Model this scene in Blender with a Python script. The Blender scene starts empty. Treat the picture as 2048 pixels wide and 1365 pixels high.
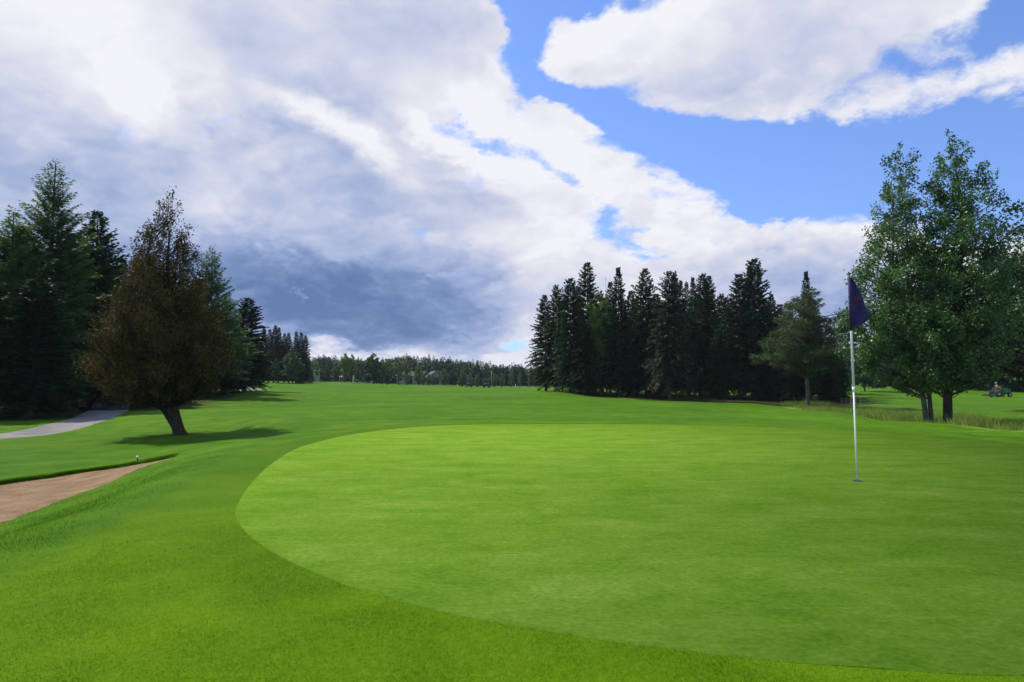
import bpy, math, random
import numpy as np
from mathutils import Vector

# ============================================================ CAMERA, SKY, SUN
R = math.radians
scene = bpy.context.scene
COL = scene.collection
F, CX, CY, HOR = 1365.0, 1024.0, 682.5, 760.0        # focal length and centre in photo pixels, horizon row
PITCH = math.atan((HOR - CY) / F)
CAMZ = 1.10

cam_data = bpy.data.cameras.new("camera")
cam_data.sensor_width = 36.0
cam_data.lens = 36.0 * F / 2048.0
cam_data.clip_start = 0.05
cam_data.clip_end = 9000.0
cam = bpy.data.objects.new("camera", cam_data)
cam.location = (0, 0, CAMZ)
cam.rotation_euler = (math.pi / 2 + PITCH, 0, 0)
COL.objects.link(cam)
scene.camera = cam

SUN_EL = R(50)
SUN_AZ = R(-58)          # measured from +Y towards +X: ahead and to the left
sun_dir = Vector((math.sin(SUN_AZ) * math.cos(SUN_EL), math.cos(SUN_AZ) * math.cos(SUN_EL), math.sin(SUN_EL)))
sun_data = bpy.data.lights.new("sun", 'SUN')
sun_data.energy = 4.8
sun_data.angle = R(0.6)
sun_data.color = (1.0, 0.95, 0.86)
sun = bpy.data.objects.new("sun", sun_data)
sun.rotation_euler = (-sun_dir).to_track_quat('-Z', 'Y').to_euler()
sun.location = (-30, 20, 60)
COL.objects.link(sun)

scene.view_settings.view_transform = 'Standard'
scene.view_settings.look = 'None'
scene.view_settings.exposure = 0.0
scene.view_settings.gamma = 1.0
scene.view_settings.use_curve_mapping = False
scene.cycles.max_bounces = 6
scene.cycles.diffuse_bounces = 2
scene.cycles.glossy_bounces = 2
scene.cycles.transmission_bounces = 2
scene.cycles.transparent_max_bounces = 4
scene.cycles.sample_clamp_indirect = 4.0
scene.cycles.use_denoising = True


def ray(px, py):
    """world direction seen at a photo pixel"""
    X = (px - CX) / F
    U = -(py - CY) / F
    y = math.cos(PITCH) - U * math.sin(PITCH)
    z = math.sin(PITCH) + U * math.cos(PITCH)
    return X, y, z


def on_level(px, py, h):
    """point on the level plane h below the camera"""
    x, y, z = ray(px, py)
    k = -h / z
    return x * k, y * k


def at_depth(px, py, Y):
    x, y, z = ray(px, py)
    return x * Y / y, Y, CAMZ + z * Y / y


class NT:
    """small helper for building node trees"""
    def __init__(self, tree):
        self.t = tree

    def n(self, typ, **kw):
        nd = self.t.nodes.new(typ)
        ins = kw.pop('ins', {})
        for k, v in kw.items():
            setattr(nd, k, v)
        for k, v in ins.items():
            if isinstance(v, bpy.types.NodeSocket):
                self.t.links.new(v, nd.inputs[k])
            else:
                nd.inputs[k].default_value = v
        return nd

    def m(self, op, a, b=0.0, c=None, clamp=False):
        ins = {0: a, 1: b}
        if c is not None:
            ins[2] = c
        return self.n('ShaderNodeMath', operation=op, use_clamp=clamp, ins=ins).outputs[0]

    def vm(self, op, a, b=(0, 0, 0)):
        return self.n('ShaderNodeVectorMath', operation=op, ins={0: a, 1: b}).outputs[0]

    def noise(self, vec, scale, detail=4.0, rough=0.55, dist=0.0, color=False, lac=2.0):
        nd = self.n('ShaderNodeTexNoise', ins={'Vector': vec, 'Scale': scale, 'Detail': detail,
                                              'Roughness': rough, 'Distortion': dist, 'Lacunarity': lac})
        return nd.outputs['Color' if color else 'Fac']

    def ramp(self, fac, stops, interp='LINEAR'):
        nd = self.n('ShaderNodeValToRGB', ins={'Fac': fac})
        cr = nd.color_ramp
        cr.interpolation = interp
        cr.elements[0].position, cr.elements[0].color = stops[0][0], (*stops[0][1], 1)
        cr.elements[1].position, cr.elements[1].color = stops[-1][0], (*stops[-1][1], 1)
        for p, c in stops[1:-1]:
            cr.elements.new(p).color = (*c, 1)
        return nd.outputs['Color']

    def mix(self, fac, a, b, mode='MIX'):
        nd = self.n('ShaderNodeMix', data_type='RGBA', blend_type=mode)
        for idx, v in ((0, fac), (6, a), (7, b)):
            if isinstance(v, bpy.types.NodeSocket):
                self.t.links.new(v, nd.inputs[idx])
            elif idx == 0:
                nd.inputs[idx].default_value = v
            else:
                nd.inputs[idx].default_value = (*v, 1)
        return nd.outputs[2]

    def mr(self, v, a, b, c=0.0, d=1.0, interp='SMOOTHSTEP'):
        return self.n('ShaderNodeMapRange', interpolation_type=interp,
                      ins={'Value': v, 'From Min': a, 'From Max': b, 'To Min': c, 'To Max': d}).outputs[0]


def S(r, g, b):
    """sRGB 0-255 -> linear"""
    def f(c):
        c /= 255.0
        return c / 12.92 if c <= 0.04045 else ((c + 0.055) / 1.055) ** 2.4
    return (f(r), f(g), f(b))


def build_world():
    w = bpy.data.worlds.new("World")
    scene.world = w
    w.use_nodes = True
    w.node_tree.nodes.clear()
    t = NT(w.node_tree)
    out = t.n('ShaderNodeOutputWorld')
    bg = t.n('ShaderNodeBackground')
    w.node_tree.links.new(bg.outputs[0], out.inputs[0])
    tc = t.n('ShaderNodeTexCoord')
    lifted = t.vm('NORMALIZE', t.vm('ADD', tc.outputs['Generated'], (0, 0, 0.16)))
    sky = t.n('ShaderNodeTexSky', ins={'Vector': lifted}, sky_type='NISHITA', sun_disc=False, sun_elevation=SUN_EL,
              sun_rotation=SUN_AZ, altitude=100.0, air_density=1.0, dust_density=0.1, ozone_density=2.5)
    d = t.vm('NORMALIZE', tc.outputs['Generated'])
    sep = t.n('ShaderNodeSeparateXYZ', ins={0: d})
    az = t.m('ARCTAN2', sep.outputs[0], sep.outputs[1])
    el = t.m('ARCSINE', sep.outputs[2])
    # cloud-layer coordinates: features get smaller towards the horizon
    k = t.m('DIVIDE', 1.0, t.m('ADD', t.m('MAXIMUM', sep.outputs[2], 0.0), 0.45))
    pl = t.n('ShaderNodeVectorMath', operation='SCALE', ins={0: d, 'Scale': t.m('MULTIPLY', k, 1.25)}).outputs[0]
    # domain warp
    wn = t.vm('SUBTRACT', t.noise(pl, 3.2, 7.0, 0.62, color=True), (0.5, 0.5, 0.5))
    comb = t.n('ShaderNodeCombineXYZ', ins={0: az, 1: el}).outputs[0]
    wsc = t.n('ShaderNodeVectorMath', operation='MULTIPLY', ins={0: wn, 1: (0.17, 0.13, 0.0)}).outputs[0]
    P = t.vm('ADD', comb, wsc)

    def blobs(lst, start):
        acc = start
        for (px, py, rx, ry, rot, wt) in lst:
            x, y, z = ray(px, py)
            a, e = math.atan2(x, y), math.atan2(z, math.hypot(x, y))
            mp = t.n('ShaderNodeMapping', vector_type='TEXTURE',
                     ins={'Vector': P, 'Location': (a, e, 0), 'Rotation': (0, 0, R(rot)),
                          'Scale': (rx / F, ry / F, 1)}).outputs[0]
            ln = t.n('ShaderNodeVectorMath', operation='LENGTH', ins={0: mp}).outputs['Value']
            v = t.mr(ln, 1.45, 0.15, 0.0, wt)
            acc = t.m('ADD', acc, v)
        return acc

    # wispy detail for the edges, cauliflower lumps for the body
    q = t.vm('ADD', t.vm('MULTIPLY', pl, (1.0, 1.0, 1.25)),
             t.n('ShaderNodeVectorMath', operation='SCALE', ins={0: wn, 'Scale': 0.22}).outputs[0])
    fb = t.noise(q, 7.0, 10.0, 0.6)

    def lumps(vec, detail):
        return t.n('ShaderNodeTexVoronoi', feature='F1', normalize=True,
                   ins={'Vector': vec, 'Scale': 5.5, 'Detail': detail, 'Roughness': 0.5, 'Lacunarity': 2.1}).outputs['Distance']
    off = tuple(v * 0.030 for v in (sun_dir.x, sun_dir.y, sun_dir.z + 0.4))
    l1 = lumps(q, 2.0)
    l2 = lumps(t.vm('ADD', q, off), 2.0)
    big = t.noise(pl, 1.6, 3.0, 0.5)
    cover = t.m('MINIMUM', blobs([b for b in COVER if b[5] > 0], t.m('MULTIPLY_ADD', t.m('SUBTRACT', big, 0.5), 0.5, 0.22)), 0.98)
    cover = blobs([b for b in COVER if b[5] < 0], cover)
    cv = t.m('ADD', cover, t.m('MULTIPLY', t.m('SUBTRACT', fb, 0.5), 2.3))
    cv = t.m('ADD', cv, t.m('MULTIPLY', t.m('SUBTRACT', 0.45, l1), 0.55))
    alpha = t.mr(cv, 0.12, 0.80)
    thick = t.mr(cv, 0.45, 1.3)
    # --- shade (0 white ... 1 dark slate)
    relief = t.m('MULTIPLY', t.m('SUBTRACT', l2, l1), -1.5)
    relief = t.m('MAXIMUM', t.m('MINIMUM', relief, 0.16), -0.16)
    sh = blobs(SHADE, t.m('MULTIPLY_ADD', t.m('SUBTRACT', big, 0.5), 0.24, 0.0))
    sh = t.m('SUBTRACT', 1.0, t.m('EXPONENT', t.m('MULTIPLY', t.m('MAXIMUM', sh, -0.3), -1.22)))     # soft ceiling: never a flat dark patch
    sh = t.m('ADD', sh, t.m('MULTIPLY', thick, 0.08))
    sh = t.m('ADD', sh, t.m('MULTIPLY', relief, t.m('SUBTRACT', 1.0, t.m('MULTIPLY', thick, 0.6))))
    sh = t.m('ADD', sh, t.m('MULTIPLY', t.m('SUBTRACT', t.noise(q, 2.6, 5.0, 0.45), 0.5), 0.34))
    ccol = t.ramp(sh, [(0.0, S(244, 244, 250)), (0.2, S(224, 225, 238)), (0.4, S(194, 202, 228)),
                       (0.58, S(160, 177, 216)), (0.74, S(122, 146, 192)), (0.92, S(92, 119, 168))])
    skyc = t.n('ShaderNodeHueSaturation', ins={'Hue': 0.512, 'Saturation': 1.14, 'Value': 1.0, 'Color': sky.outputs[0]}).outputs[0]
    skyc = t.n('ShaderNodeVectorMath', operation='SCALE', ins={0: skyc, 'Scale': 0.235}).outputs[0]
    # below the horizon nothing shows; keep it neutral
    fin = t.mix(alpha, skyc, ccol)
    w.node_tree.links.new(fin, bg.inputs['Color'])
    bg.inputs['Strength'].default_value = 1.0
    w.cycles.sampling_method = 'MANUAL'
    w.cycles.sample_map_resolution = 512


# px, py, radius x, radius y, rotation, weight
COVER = [
    (250, 120, 720, 480, 0, 0.8), (350, 480, 620, 330, 0, 0.7), (760, 330, 330, 420, 25, 0.6),
    (760, 110, 270, 230, 0, 0.7), (1000, 270, 200, 110, -30, 0.6), (1160, 265, 100, 70, -30, 0.5),
    (1330, 390, 190, 70, -30, 0.8), (1060, 480, 260, 150, -8, 0.7), (900, 620, 520, 110, 0, 0.8),
    (1000, 705, 900, 70, 0, 0.8), (1600, 680, 700, 90, 0, 0.7),
    (1400, 105, 360, 130, -4, 1.0), (1240, 110, 170, 90, 10, 0.6), (1700, 70, 420, 130, -8, 0.8), (1960, 140, 130, 70, -20, 0.6),
    (1600, 530, 360, 90, 4, 0.9), (1630, 460, 150, 50, 5, 0.6), (1500, 620, 420, 120, 0, 0.7), (1380, 540, 180, 90, 0, 0.5),
    (1490, 350, 50, 20, 0, 0.45), (1960, 580, 300, 120, 0, 0.35), (1600, 215, 150, 40, -8, 0.4), (1830, 215, 70, 40, 10, 0.35),
    # clear gaps
    (1045, 90, 62, 130, 8, -1.1), (1140, -8, 190, 34, 0, -1.1), (1120, 192, 95, 24, -12, -0.9), (1215, 228, 70, 30, -22, -0.8),
    (1450, 300, 290, 70, -20, -1.0), (1700, 340, 340, 100, 0, -1.0), (985, 300, 140, 24, -10, -0.75), (1110, 360, 80, 22, -22, -0.75),
    (1245, 465, 100, 44, -38, -0.6), (1830, 110, 110, 40, -12, -0.55), (1640, 180, 120, 40, 5, -0.3), (2030, 320, 190, 160, 0, -0.9), (2020, 20, 110, 60, 0, -0.9),
    (1020, 697, 70, 9, 0, -0.8), (1480, 420, 60, 26, -20, -0.6), (1290, 520, 40, 20, 0, -0.5),
]
SHADE = [
    (680, 585, 380, 100, -3, 0.95), (740, 640, 260, 70, -4, 0.6), (500, 560, 300, 80, -5, 0.28), (820, 470, 200, 130, -20, 0.18),
    (200, 350, 340, 190, -12, 0.36), (330, 290, 170, 130, 20, 0.14), (60, 380, 260, 150, 0, 0.14),
    (740, 350, 200, 110, -25, 0.30), (580, 440, 230, 150, -35, 0.12), (700, 90, 380, 150, -8, 0.14), (860, 20, 200, 70, 0, 0.16), (480, 110, 90, 260, 5, 0.16),
    (640, 250, 130, 160, 25, 0.12), (745, 690, 65, 18, 0, 0.5), (640, 683, 75, 16, 0, 0.45), (980, 700, 90, 12, 0, 0.2),
    (1400, 190, 280, 50, -8, 0.22), (1600, 80, 240, 90, 0, 0.18), (1480, 560, 260, 60, 0, 0.2),
    (1620, 575, 200, 70, 0, 0.24), (1690, 640, 80, 70, 0, 0.4), (930, 390, 120, 70, -30, 0.24), (1060, 560, 180, 60, 0, 0.18),
    # bright crests
    (60, 40, 260, 130, -20, -0.10), (255, 205, 60, 80, 0, -0.34), (680, 272, 190, 32, -22, -0.5), (880, 300, 130, 22, -30, -0.25),
    (900, 420, 110, 30, -25, -0.14), (430, 370, 120, 80, 30, -0.26), (1100, 330, 150, 50, -25, -0.15), (700, 498, 40, 20, 0, -0.2), (590, 645, 80, 18, -10, -0.35),
    (980, 640, 180, 50, 0, -0.12), (620, 735, 250, 22, 0, -0.2), (900, 210, 150, 50, -25, -0.12), (1180, 80, 120, 50, 20, -0.1),
]
build_world()
# ============================================================ GROUND
rng = np.random.default_rng(7)


# ---------------------------------------------------------------- mesh helpers
def make_mesh(name, verts, faces, mat=None, parent=None, smooth=False, attrs=None, link=True, loc=None):
    """faces: (N,k) int array (k = 3 or 4) or a list of such arrays / python lists"""
    verts = np.asarray(verts, dtype=np.float32).reshape(-1, 3)
    if isinstance(faces, np.ndarray):
        faces = [faces]
    me = bpy.data.meshes.new(name)
    me.vertices.add(len(verts))
    me.vertices.foreach_set('co', verts.ravel())
    loops, starts, pos = [], [], 0
    for fa in faces:
        if isinstance(fa, np.ndarray):
            if fa.size == 0:
                continue
            n, k = fa.shape
            loops.append(fa.ravel())
            starts.append(pos + np.arange(n) * k)
            pos += n * k
        else:
            loops.append(np.array(fa))
            starts.append(np.array([pos]))
            pos += len(fa)
    loops = np.concatenate(loops).astype(np.int32)
    starts = np.concatenate(starts).astype(np.int32)
    me.loops.add(len(loops))
    me.loops.foreach_set('vertex_index', loops)
    me.polygons.add(len(starts))
    me.polygons.foreach_set('loop_start', starts)
    me.update(calc_edges=True)
    if smooth:
        me.polygons.foreach_set('use_smooth', np.ones(len(starts), dtype=bool))
    if attrs:
        for k, v in attrs.items():
            a = me.attributes.new(k, 'FLOAT', 'POINT')
            a.data.foreach_set('value', np.asarray(v, dtype=np.float32))
    me.validate()
    if mat:
        me.materials.append(mat)
    if not link:
        return me
    return link_obj(name, me, parent, loc)


def link_obj(name, me, parent=None, loc=None):
    o = bpy.data.objects.new(name, me)
    COL.objects.link(o)
    if loc is not None:
        o.location = loc
    if parent is not None:
        o.parent = parent
    return o


def tag(o, label=None, cat=None, group=None, kind=None):
    if label:
        o['label'] = label
    if cat:
        o['category'] = cat
    if group:
        o['group'] = group
    if kind:
        o['kind'] = kind
    return o


def empty(name, loc, rz=0.0, label=None, cat=None, group=None):
    o = bpy.data.objects.new(name, None)
    COL.objects.link(o)
    o.location = loc
    o.rotation_euler = (0, 0, rz)
    o.empty_display_size = 0.2
    return tag(o, label, cat, group)


class MB:
    """collects boxes, tubes, lathes into one mesh"""
    def __init__(self):
        self.v, self.f, self.n = [], [], 0

    def add(self, v, f):
        v = np.asarray(v, dtype=np.float64).reshape(-1, 3)
        self.v.append(v)
        for fa in f:
            self.f.append([i + self.n for i in fa])
        self.n += len(v)
        return self

    def box(self, c, s, rz=0.0, taper=1.0, bev=0.0):
        cx, cy, cz = c
        hx, hy, hz = s[0] / 2, s[1] / 2, s[2] / 2
        b = min(bev, hx * .45, hy * .45, hz * .45)
        rings = []
        if b > 0:
            prof = [(-hz, b), (-hz + b, 0), (hz - b, 0), (hz, b)]
        else:
            prof = [(-hz, 0), (hz, 0)]
        vs = []
        for z, ins in prof:
            k = 1.0 + (taper - 1.0) * (z + hz) / (2 * hz)
            X, Y = (hx - ins) * k, (hy - ins) * k
            bb = b * 0.8
            if b > 0:
                ring = [(-X + bb, -Y), (X - bb, -Y), (X, -Y + bb), (X, Y - bb), (X - bb, Y), (-X + bb, Y), (-X, Y - bb), (-X, -Y + bb)]
            else:
                ring = [(-X, -Y), (X, -Y), (X, Y), (-X, Y)]
            for x, y in ring:
                vs.append((cx + x * math.cos(rz) - y * math.sin(rz), cy + x * math.sin(rz) + y * math.cos(rz), cz + z))
        k = 8 if b > 0 else 4
        fs = []
        for r in range(len(prof) - 1):
            for i in range(k):
                fs.append([r * k + i, r * k + (i + 1) % k, (r + 1) * k + (i + 1) % k, (r + 1) * k + i])
        fs.append(list(range(k))[::-1])
        fs.append([(len(prof) - 1) * k + i for i in range(k)])
        return self.add(vs, fs)

    def tube(self, pts, rad, sides=6, cap=True):
        pts = [Vector(p) for p in pts]
        if not hasattr(rad, '__len__'):
            rad = [rad] * len(pts)
        vs, fs = [], []
        ref = Vector((0.13, 0.07, 1.0)).normalized()
        for i, p in enumerate(pts):
            d = (pts[min(i + 1, len(pts) - 1)] - pts[max(i - 1, 0)])
            if d.length < 1e-9:
                d = Vector((0, 0, 1))
            d.normalize()
            r0 = ref if abs(d.dot(ref)) < 0.95 else Vector((1, 0, 0))
            u = d.cross(r0).normalized()
            w = d.cross(u)
            for k in range(sides):
                a = 2 * math.pi * k / sides
                vs.append(p + (u * math.cos(a) + w * math.sin(a)) * rad[i])
        for i in range(len(pts) - 1):
            for k in range(sides):
                a, b = i * sides + k, i * sides + (k + 1) % sides
                fs.append([a, b, b + sides, a + sides])
        if cap:
            fs.append(list(range(sides))[::-1])
            fs.append([(len(pts) - 1) * sides + k for k in range(sides)])
        return self.add(vs, fs)

    def prism(self, poly, y0, y1):
        """polygon in x,z extruded along y"""
        n = len(poly)
        vs = [(x, y0, z) for x, z in poly] + [(x, y1, z) for x, z in poly]
        fs = [list(range(n)), list(range(2 * n - 1, n - 1, -1))]
        for i in range(n):
            j = (i + 1) % n
            fs.append([i, i + n, j + n, j])
        return self.add(vs, fs)

    def wheel(self, c, r, w, sides=18):
        """axis along y"""
        cx, cy, cz = c
        prof = [(-w / 2, r * .82), (-w / 2 * .9, r * .96), (-w / 4, r), (w / 4, r), (w / 2 * .9, r * .96), (w / 2, r * .82)]
        vs = []
        for yy, rr in prof:
            for k in range(sides):
                a = 2 * math.pi * k / sides
                vs.append((cx + rr * math.cos(a), cy + yy, cz + rr * math.sin(a)))
        fs = []
        for i in range(len(prof) - 1):
            for k in range(sides):
                a, b = i * sides + k, i * sides + (k + 1) % sides
                fs.append([a, b, b + sides, a + sides])
        fs.append(list(range(sides))[::-1])
        fs.append([(len(prof) - 1) * sides + k for k in range(sides)])
        return self.add(vs, fs)

    def build(self, name, mat, parent=None, smooth=False, loc=None, link=True):
        me = bpy.data.meshes.new(name)
        me.from_pydata([tuple(p) for p in np.concatenate(self.v)], [], self.f)
        me.materials.append(mat)
        if smooth:
            for p in me.polygons:
                p.use_smooth = True
        me.update()
        if not link:
            return me
        return link_obj(name, me, parent, loc)


# ---------------------------------------------------------------- materials
def new_mat(name):
    m = bpy.data.materials.new(name)
    m.use_nodes = True
    m.node_tree.nodes.clear()
    t = NT(m.node_tree)
    out = t.n('ShaderNodeOutputMaterial')
    return m, t, out


def simple_mat(name, col, rough=0.6, metal=0.0, var=0.25, scale=8.0, bump=0.0, spec=0.4, coat=0.0):
    m, t, out = new_mat(name)
    tc = t.n('ShaderNodeTexCoord').outputs['Object']
    ns = t.noise(tc, scale, 5.0, 0.6)
    dark = tuple(c * (1 - var) for c in col)
    lite = tuple(min(1, c * (1 + var)) for c in col)
    c = t.mix(t.mr(ns, 0.3, 0.7), dark, lite)
    p = t.n('ShaderNodeBsdfPrincipled', ins={'Base Color': c, 'Roughness': rough, 'Metallic': metal,
                                            'Specular IOR Level': spec, 'Coat Weight': coat})
    if bump:
        b = t.n('ShaderNodeBump', ins={'Strength': 0.5, 'Distance': bump, 'Height': ns})
        t.t.links.new(b.outputs[0], p.inputs['Normal'])
    t.t.links.new(p.outputs[0], out.inputs[0])
    return m


def leaf_mat(name, dark, mid, lite, trans=0.35, rough=0.55, clump=0.9, spec=0.25):
    """foliage: colour from a per-leaf tint plus clump-sized noise; part diffuse, part see-through light"""
    m, t, out = new_mat(name)
    tint = t.n('ShaderNodeAttribute', attribute_name='tint').outputs['Fac']
    oi = t.n('ShaderNodeObjectInfo').outputs['Random']
    tc = t.n('ShaderNodeTexCoord').outputs['Object']
    ns = t.noise(tc, clump, 2.0, 0.5)
    f = t.m('ADD', t.m('MULTIPLY', tint, 0.55), t.m('MULTIPLY', t.mr(ns, 0.3, 0.7), 0.45))
    f = t.m('ADD', f, t.m('MULTIPLY', t.m('SUBTRACT', oi, 0.5), 0.22))
    c = t.ramp(f, [(0.05, dark), (0.5, mid), (0.95, lite)])
    p = t.n('ShaderNodeBsdfPrincipled', ins={'Base Color': c, 'Roughness': rough, 'Specular IOR Level': spec})
    tr = t.n('ShaderNodeBsdfTranslucent', ins={'Color': t.mix(1.0, c, (1.15, 1.25, 0.5), 'MULTIPLY')})
    mx = t.n('ShaderNodeMixShader', ins={0: trans, 1: p.outputs[0], 2: tr.outputs[0]})
    t.t.links.new(mx.outputs[0], out.inputs[0])
    return m


def bark_mat(name, a, b, scale=6.0):
    m, t, out = new_mat(name)
    tc = t.n('ShaderNodeTexCoord').outputs['Object']
    st = t.vm('MULTIPLY', tc, (1.0, 1.0, 0.22))
    ns = t.noise(st, scale * 3, 6.0, 0.65)
    n2 = t.noise(tc, scale * .3, 3.0, 0.6)
    c = t.mix(t.mr(t.m('ADD', t.m('MULTIPLY', ns, .6), t.m('MULTIPLY', n2, .4)), 0.35, 0.65), a, b)
    p = t.n('ShaderNodeBsdfPrincipled', ins={'Base Color': c, 'Roughness': 0.9, 'Specular IOR Level': 0.15})
    bm = t.n('ShaderNodeBump', ins={'Strength': 0.8, 'Distance': 0.03, 'Height': ns})
    t.t.links.new(bm.outputs[0], p.inputs['Normal'])
    t.t.links.new(p.outputs[0], out.inputs[0])
    return m


# ---------------------------------------------------------------- terrain
def smooth01(x):
    x = np.clip(x, 0, 1)
    return x * x * (3 - 2 * x)


def poly_sd(px, py, poly):
    """signed distance to a polygon, positive inside"""
    poly = np.asarray(poly)
    x, y = np.asarray(px, float), np.asarray(py, float)
    d2 = np.full(x.shape, 1e18)
    inside = np.zeros(x.shape, bool)
    n = len(poly)
    for i in range(n):
        ax, ay = poly[i]
        bx, by = poly[(i + 1) % n]
        ex, ey = bx - ax, by - ay
        L = ex * ex + ey * ey + 1e-12
        tt = np.clip(((x - ax) * ex + (y - ay) * ey) / L, 0, 1)
        d2 = np.minimum(d2, (x - ax - tt * ex) ** 2 + (y - ay - tt * ey) ** 2)
        c = ((ay > y) != (by > y))
        with np.errstate(divide='ignore', invalid='ignore'):
            xi = (bx - ax) * (y - ay) / (by - ay + 1e-15) + ax
        inside ^= (c & (x < xi))
    d = np.sqrt(d2)
    return np.where(inside, d, -d)


def catmull(pts, n=8, closed=True):
    pts = np.asarray(pts, float)
    out = []
    N = len(pts)
    rngi = range(N if closed else N - 1)
    for i in rngi:
        p0 = pts[(i - 1) % N] if closed or i > 0 else pts[0]
        p1, p2 = pts[i], pts[(i + 1) % N]
        p3 = pts[(i + 2) % N] if closed or i + 2 < N else pts[-1]
        for k in range(n):
            t = k / n
            out.append(0.5 * ((2 * p1) + (-p0 + p2) * t + (2 * p0 - 5 * p1 + 4 * p2 - p3) * t * t + (-p0 + 3 * p1 - 3 * p2 + p3) * t ** 3))
    if not closed:
        out.append(pts[-1])
    return np.array(out)


# putting green outline (photo pixels on the green's level, 1.10 m under the camera)
GREEN_PX = [(472, 1035), (478, 1005), (505, 965), (548, 925), (610, 892), (720, 867), (860, 853), (1024, 849), (1200, 849),
            (1400, 851), (1600, 857), (1760, 865), (1900, 875), (2048, 889), (2350, 915), (2900, 990), (3000, 1200),
            (2500, 1330), (2048, 1352), (1700, 1334), (1500, 1318), (1300, 1295), (1150, 1273), (1000, 1248), (860, 1218),
            (740, 1187), (640, 1150), (560, 1113), (500, 1073)]
GREEN = catmull([on_level(x, y, CAMZ) for x, y in GREEN_PX], 8)
# raised pad that carries green and apron
PAD_PX = [(-400, 1365), (20, 1150), (170, 1085), (350, 990), (452, 922), (540, 885), (700, 860), (860, 847), (1024, 843), (1400, 845), (1640, 853),
          (1850, 866), (2048, 882), (2350, 905), (3000, 980)]
PAD = [on_level(x, y, CAMZ) for x, y in PAD_PX] + [(12, 3.0), (9, -8), (-6, -8), (-4.2, -2)]

# how far below the camera the ground lies: (photo column, depth Y, drop)
CTRL = [
    (-300, 6, 1.7), (-300, 12, 1.8), (0, 5.5, 1.5), (0, 7.6, 1.62), (0, 10.5, 1.66), (0, 14, 1.72), (0, 22, 1.8), (0, 35, 1.72), (0, 60, 1.5),
    (100, 30, 1.75), (200, 10, 1.62), (200, 16, 1.68), (225, 37, 1.65), (355, 11.5, 1.5), (370, 20, 1.60), (370, 32, 1.5), (370, 45, 1.25), (330, 70, 0.9),
    (488, 15, 1.42), (488, 30, 1.35), (488, 60, 1.0), (500, 110, 0.5), (480, 160, 0.35), (-300, 100, 1.5),
    (600, 14, 1.28), (600, 24, 1.27), (600, 60, 1.1), (600, 110, 0.7), (640, 160, 0.47), (640, 260, 0.5),
    (820, 20, 1.23), (820, 40, 1.28), (820, 80, 1.25), (820, 160, 1.17), (820, 260, 1.3),
    (1024, 20, 1.22), (1024, 40, 1.32), (1024, 80, 1.4), (1000, 160, 1.7), (1000, 260, 2.2),
    (1105, 75, 1.25), (1150, 110, 2.0), (1250, 20, 1.25), (1250, 40, 1.4), (1250, 68, 1.65), (1340, 64, 1.88), (1250, 120, 2.0),
    (1450, 20, 1.28), (1450, 60, 2.0), (1450, 120, 2.2), (1615, 20, 1.30), (1615, 35, 1.65), (1615, 58, 2.27), (1615, 120, 2.2),
    (1780, 17, 1.30), (1780, 24, 1.55), (1780, 40, 2.15), (1780, 60, 2.35), (1780, 110, 1.4), (1800, 170, 1.2),
    (1890, 16, 1.30), (1890, 24, 1.62), (1870, 32, 2.06), (1900, 45, 2.35), (1950, 80, 2.17), (1950, 130, 1.5),
    (2048, 15, 1.32), (2048, 19, 1.50), (2048, 26, 1.98), (2048, 40, 2.3), (2048, 80, 2.1), (2400, 20, 1.7), (2400, 60, 2.1), (2400, 150, 1.6),
    (3200, 20, 1.7), (3200, 100, 2.0), (-1500, 10, 1.8), (-1500, 60, 1.7),
    (600, 600, 0.6), (1024, 600, 2.5), (1700, 600, 1.5), (200, 600, 0.8),
]
_ca, _cl, _ch = [], [], []
for px, Y, h in CTRL:
    X, _, _ = at_depth(px, HOR, Y)
    _ca.append(math.atan2(X, Y))
    _cl.append(math.log(math.hypot(X, Y)))
    _ch.append(h)
for a in (-2.6, -1.9, 1.9, 2.6, 3.1):
    for r_ in (10, 100):
        _ca.append(a); _cl.append(math.log(r_)); _ch.append(1.7)
_ca, _cl, _ch = map(np.array, (_ca, _cl, _ch))


def vnoise(x, y, s, seed=0):
    """cheap smooth sum-of-sines noise, about -1..1"""
    r_ = np.random.default_rng(seed)
    out = np.zeros_like(np.asarray(x, float))
    for i in range(7):
        a, ph, f = r_.uniform(0, 6.28), r_.uniform(0, 6.28), s * r_.uniform(0.6, 1.7)
        out += np.sin((np.cos(a) * x + np.sin(a) * y) * f + ph + 1.3 * np.sin((np.sin(a) * x - np.cos(a) * y) * f * .6 + ph * 2))
    return out / 4.0


# bunker outline: far lip then near edge
_far = [(-260, 1030, 1.72), (-120, 990, 1.70), (0, 966, 1.67), (50, 957, 1.66), (105, 948, 1.65), (150, 940, 1.63), (205, 934, 1.61), (270, 931, 1.58), (320, 932, 1.54), (352, 935, 1.52)]
_near = [(350, 939, 1.52), (318, 948, 1.54), (255, 962, 1.57), (205, 976, 1.59), (150, 990, 1.60), (100, 1007, 1.61), (50, 1026, 1.62), (0, 1045, 1.63), (-150, 1110, 1.68), (-300, 1100, 1.7)]
BUNKER = catmull([on_level(*p) for p in _far + _near], 5)
BFAR = np.array([on_level(*p) for p in _far])
BNEAR = np.array([on_level(*p) for p in _near[:-1]])


def line_dist(x, y, pts):
    d2 = np.full(np.shape(x), 1e18)
    for (ax, ay), (bx, by) in zip(pts[:-1], pts[1:]):
        ex, ey = bx - ax, by - ay
        tt = np.clip(((x - ax) * ex + (y - ay) * ey) / (ex * ex + ey * ey), 0, 1)
        d2 = np.minimum(d2, (x - ax - tt * ex) ** 2 + (y - ay - tt * ey) ** 2)
    return np.sqrt(d2)


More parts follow.
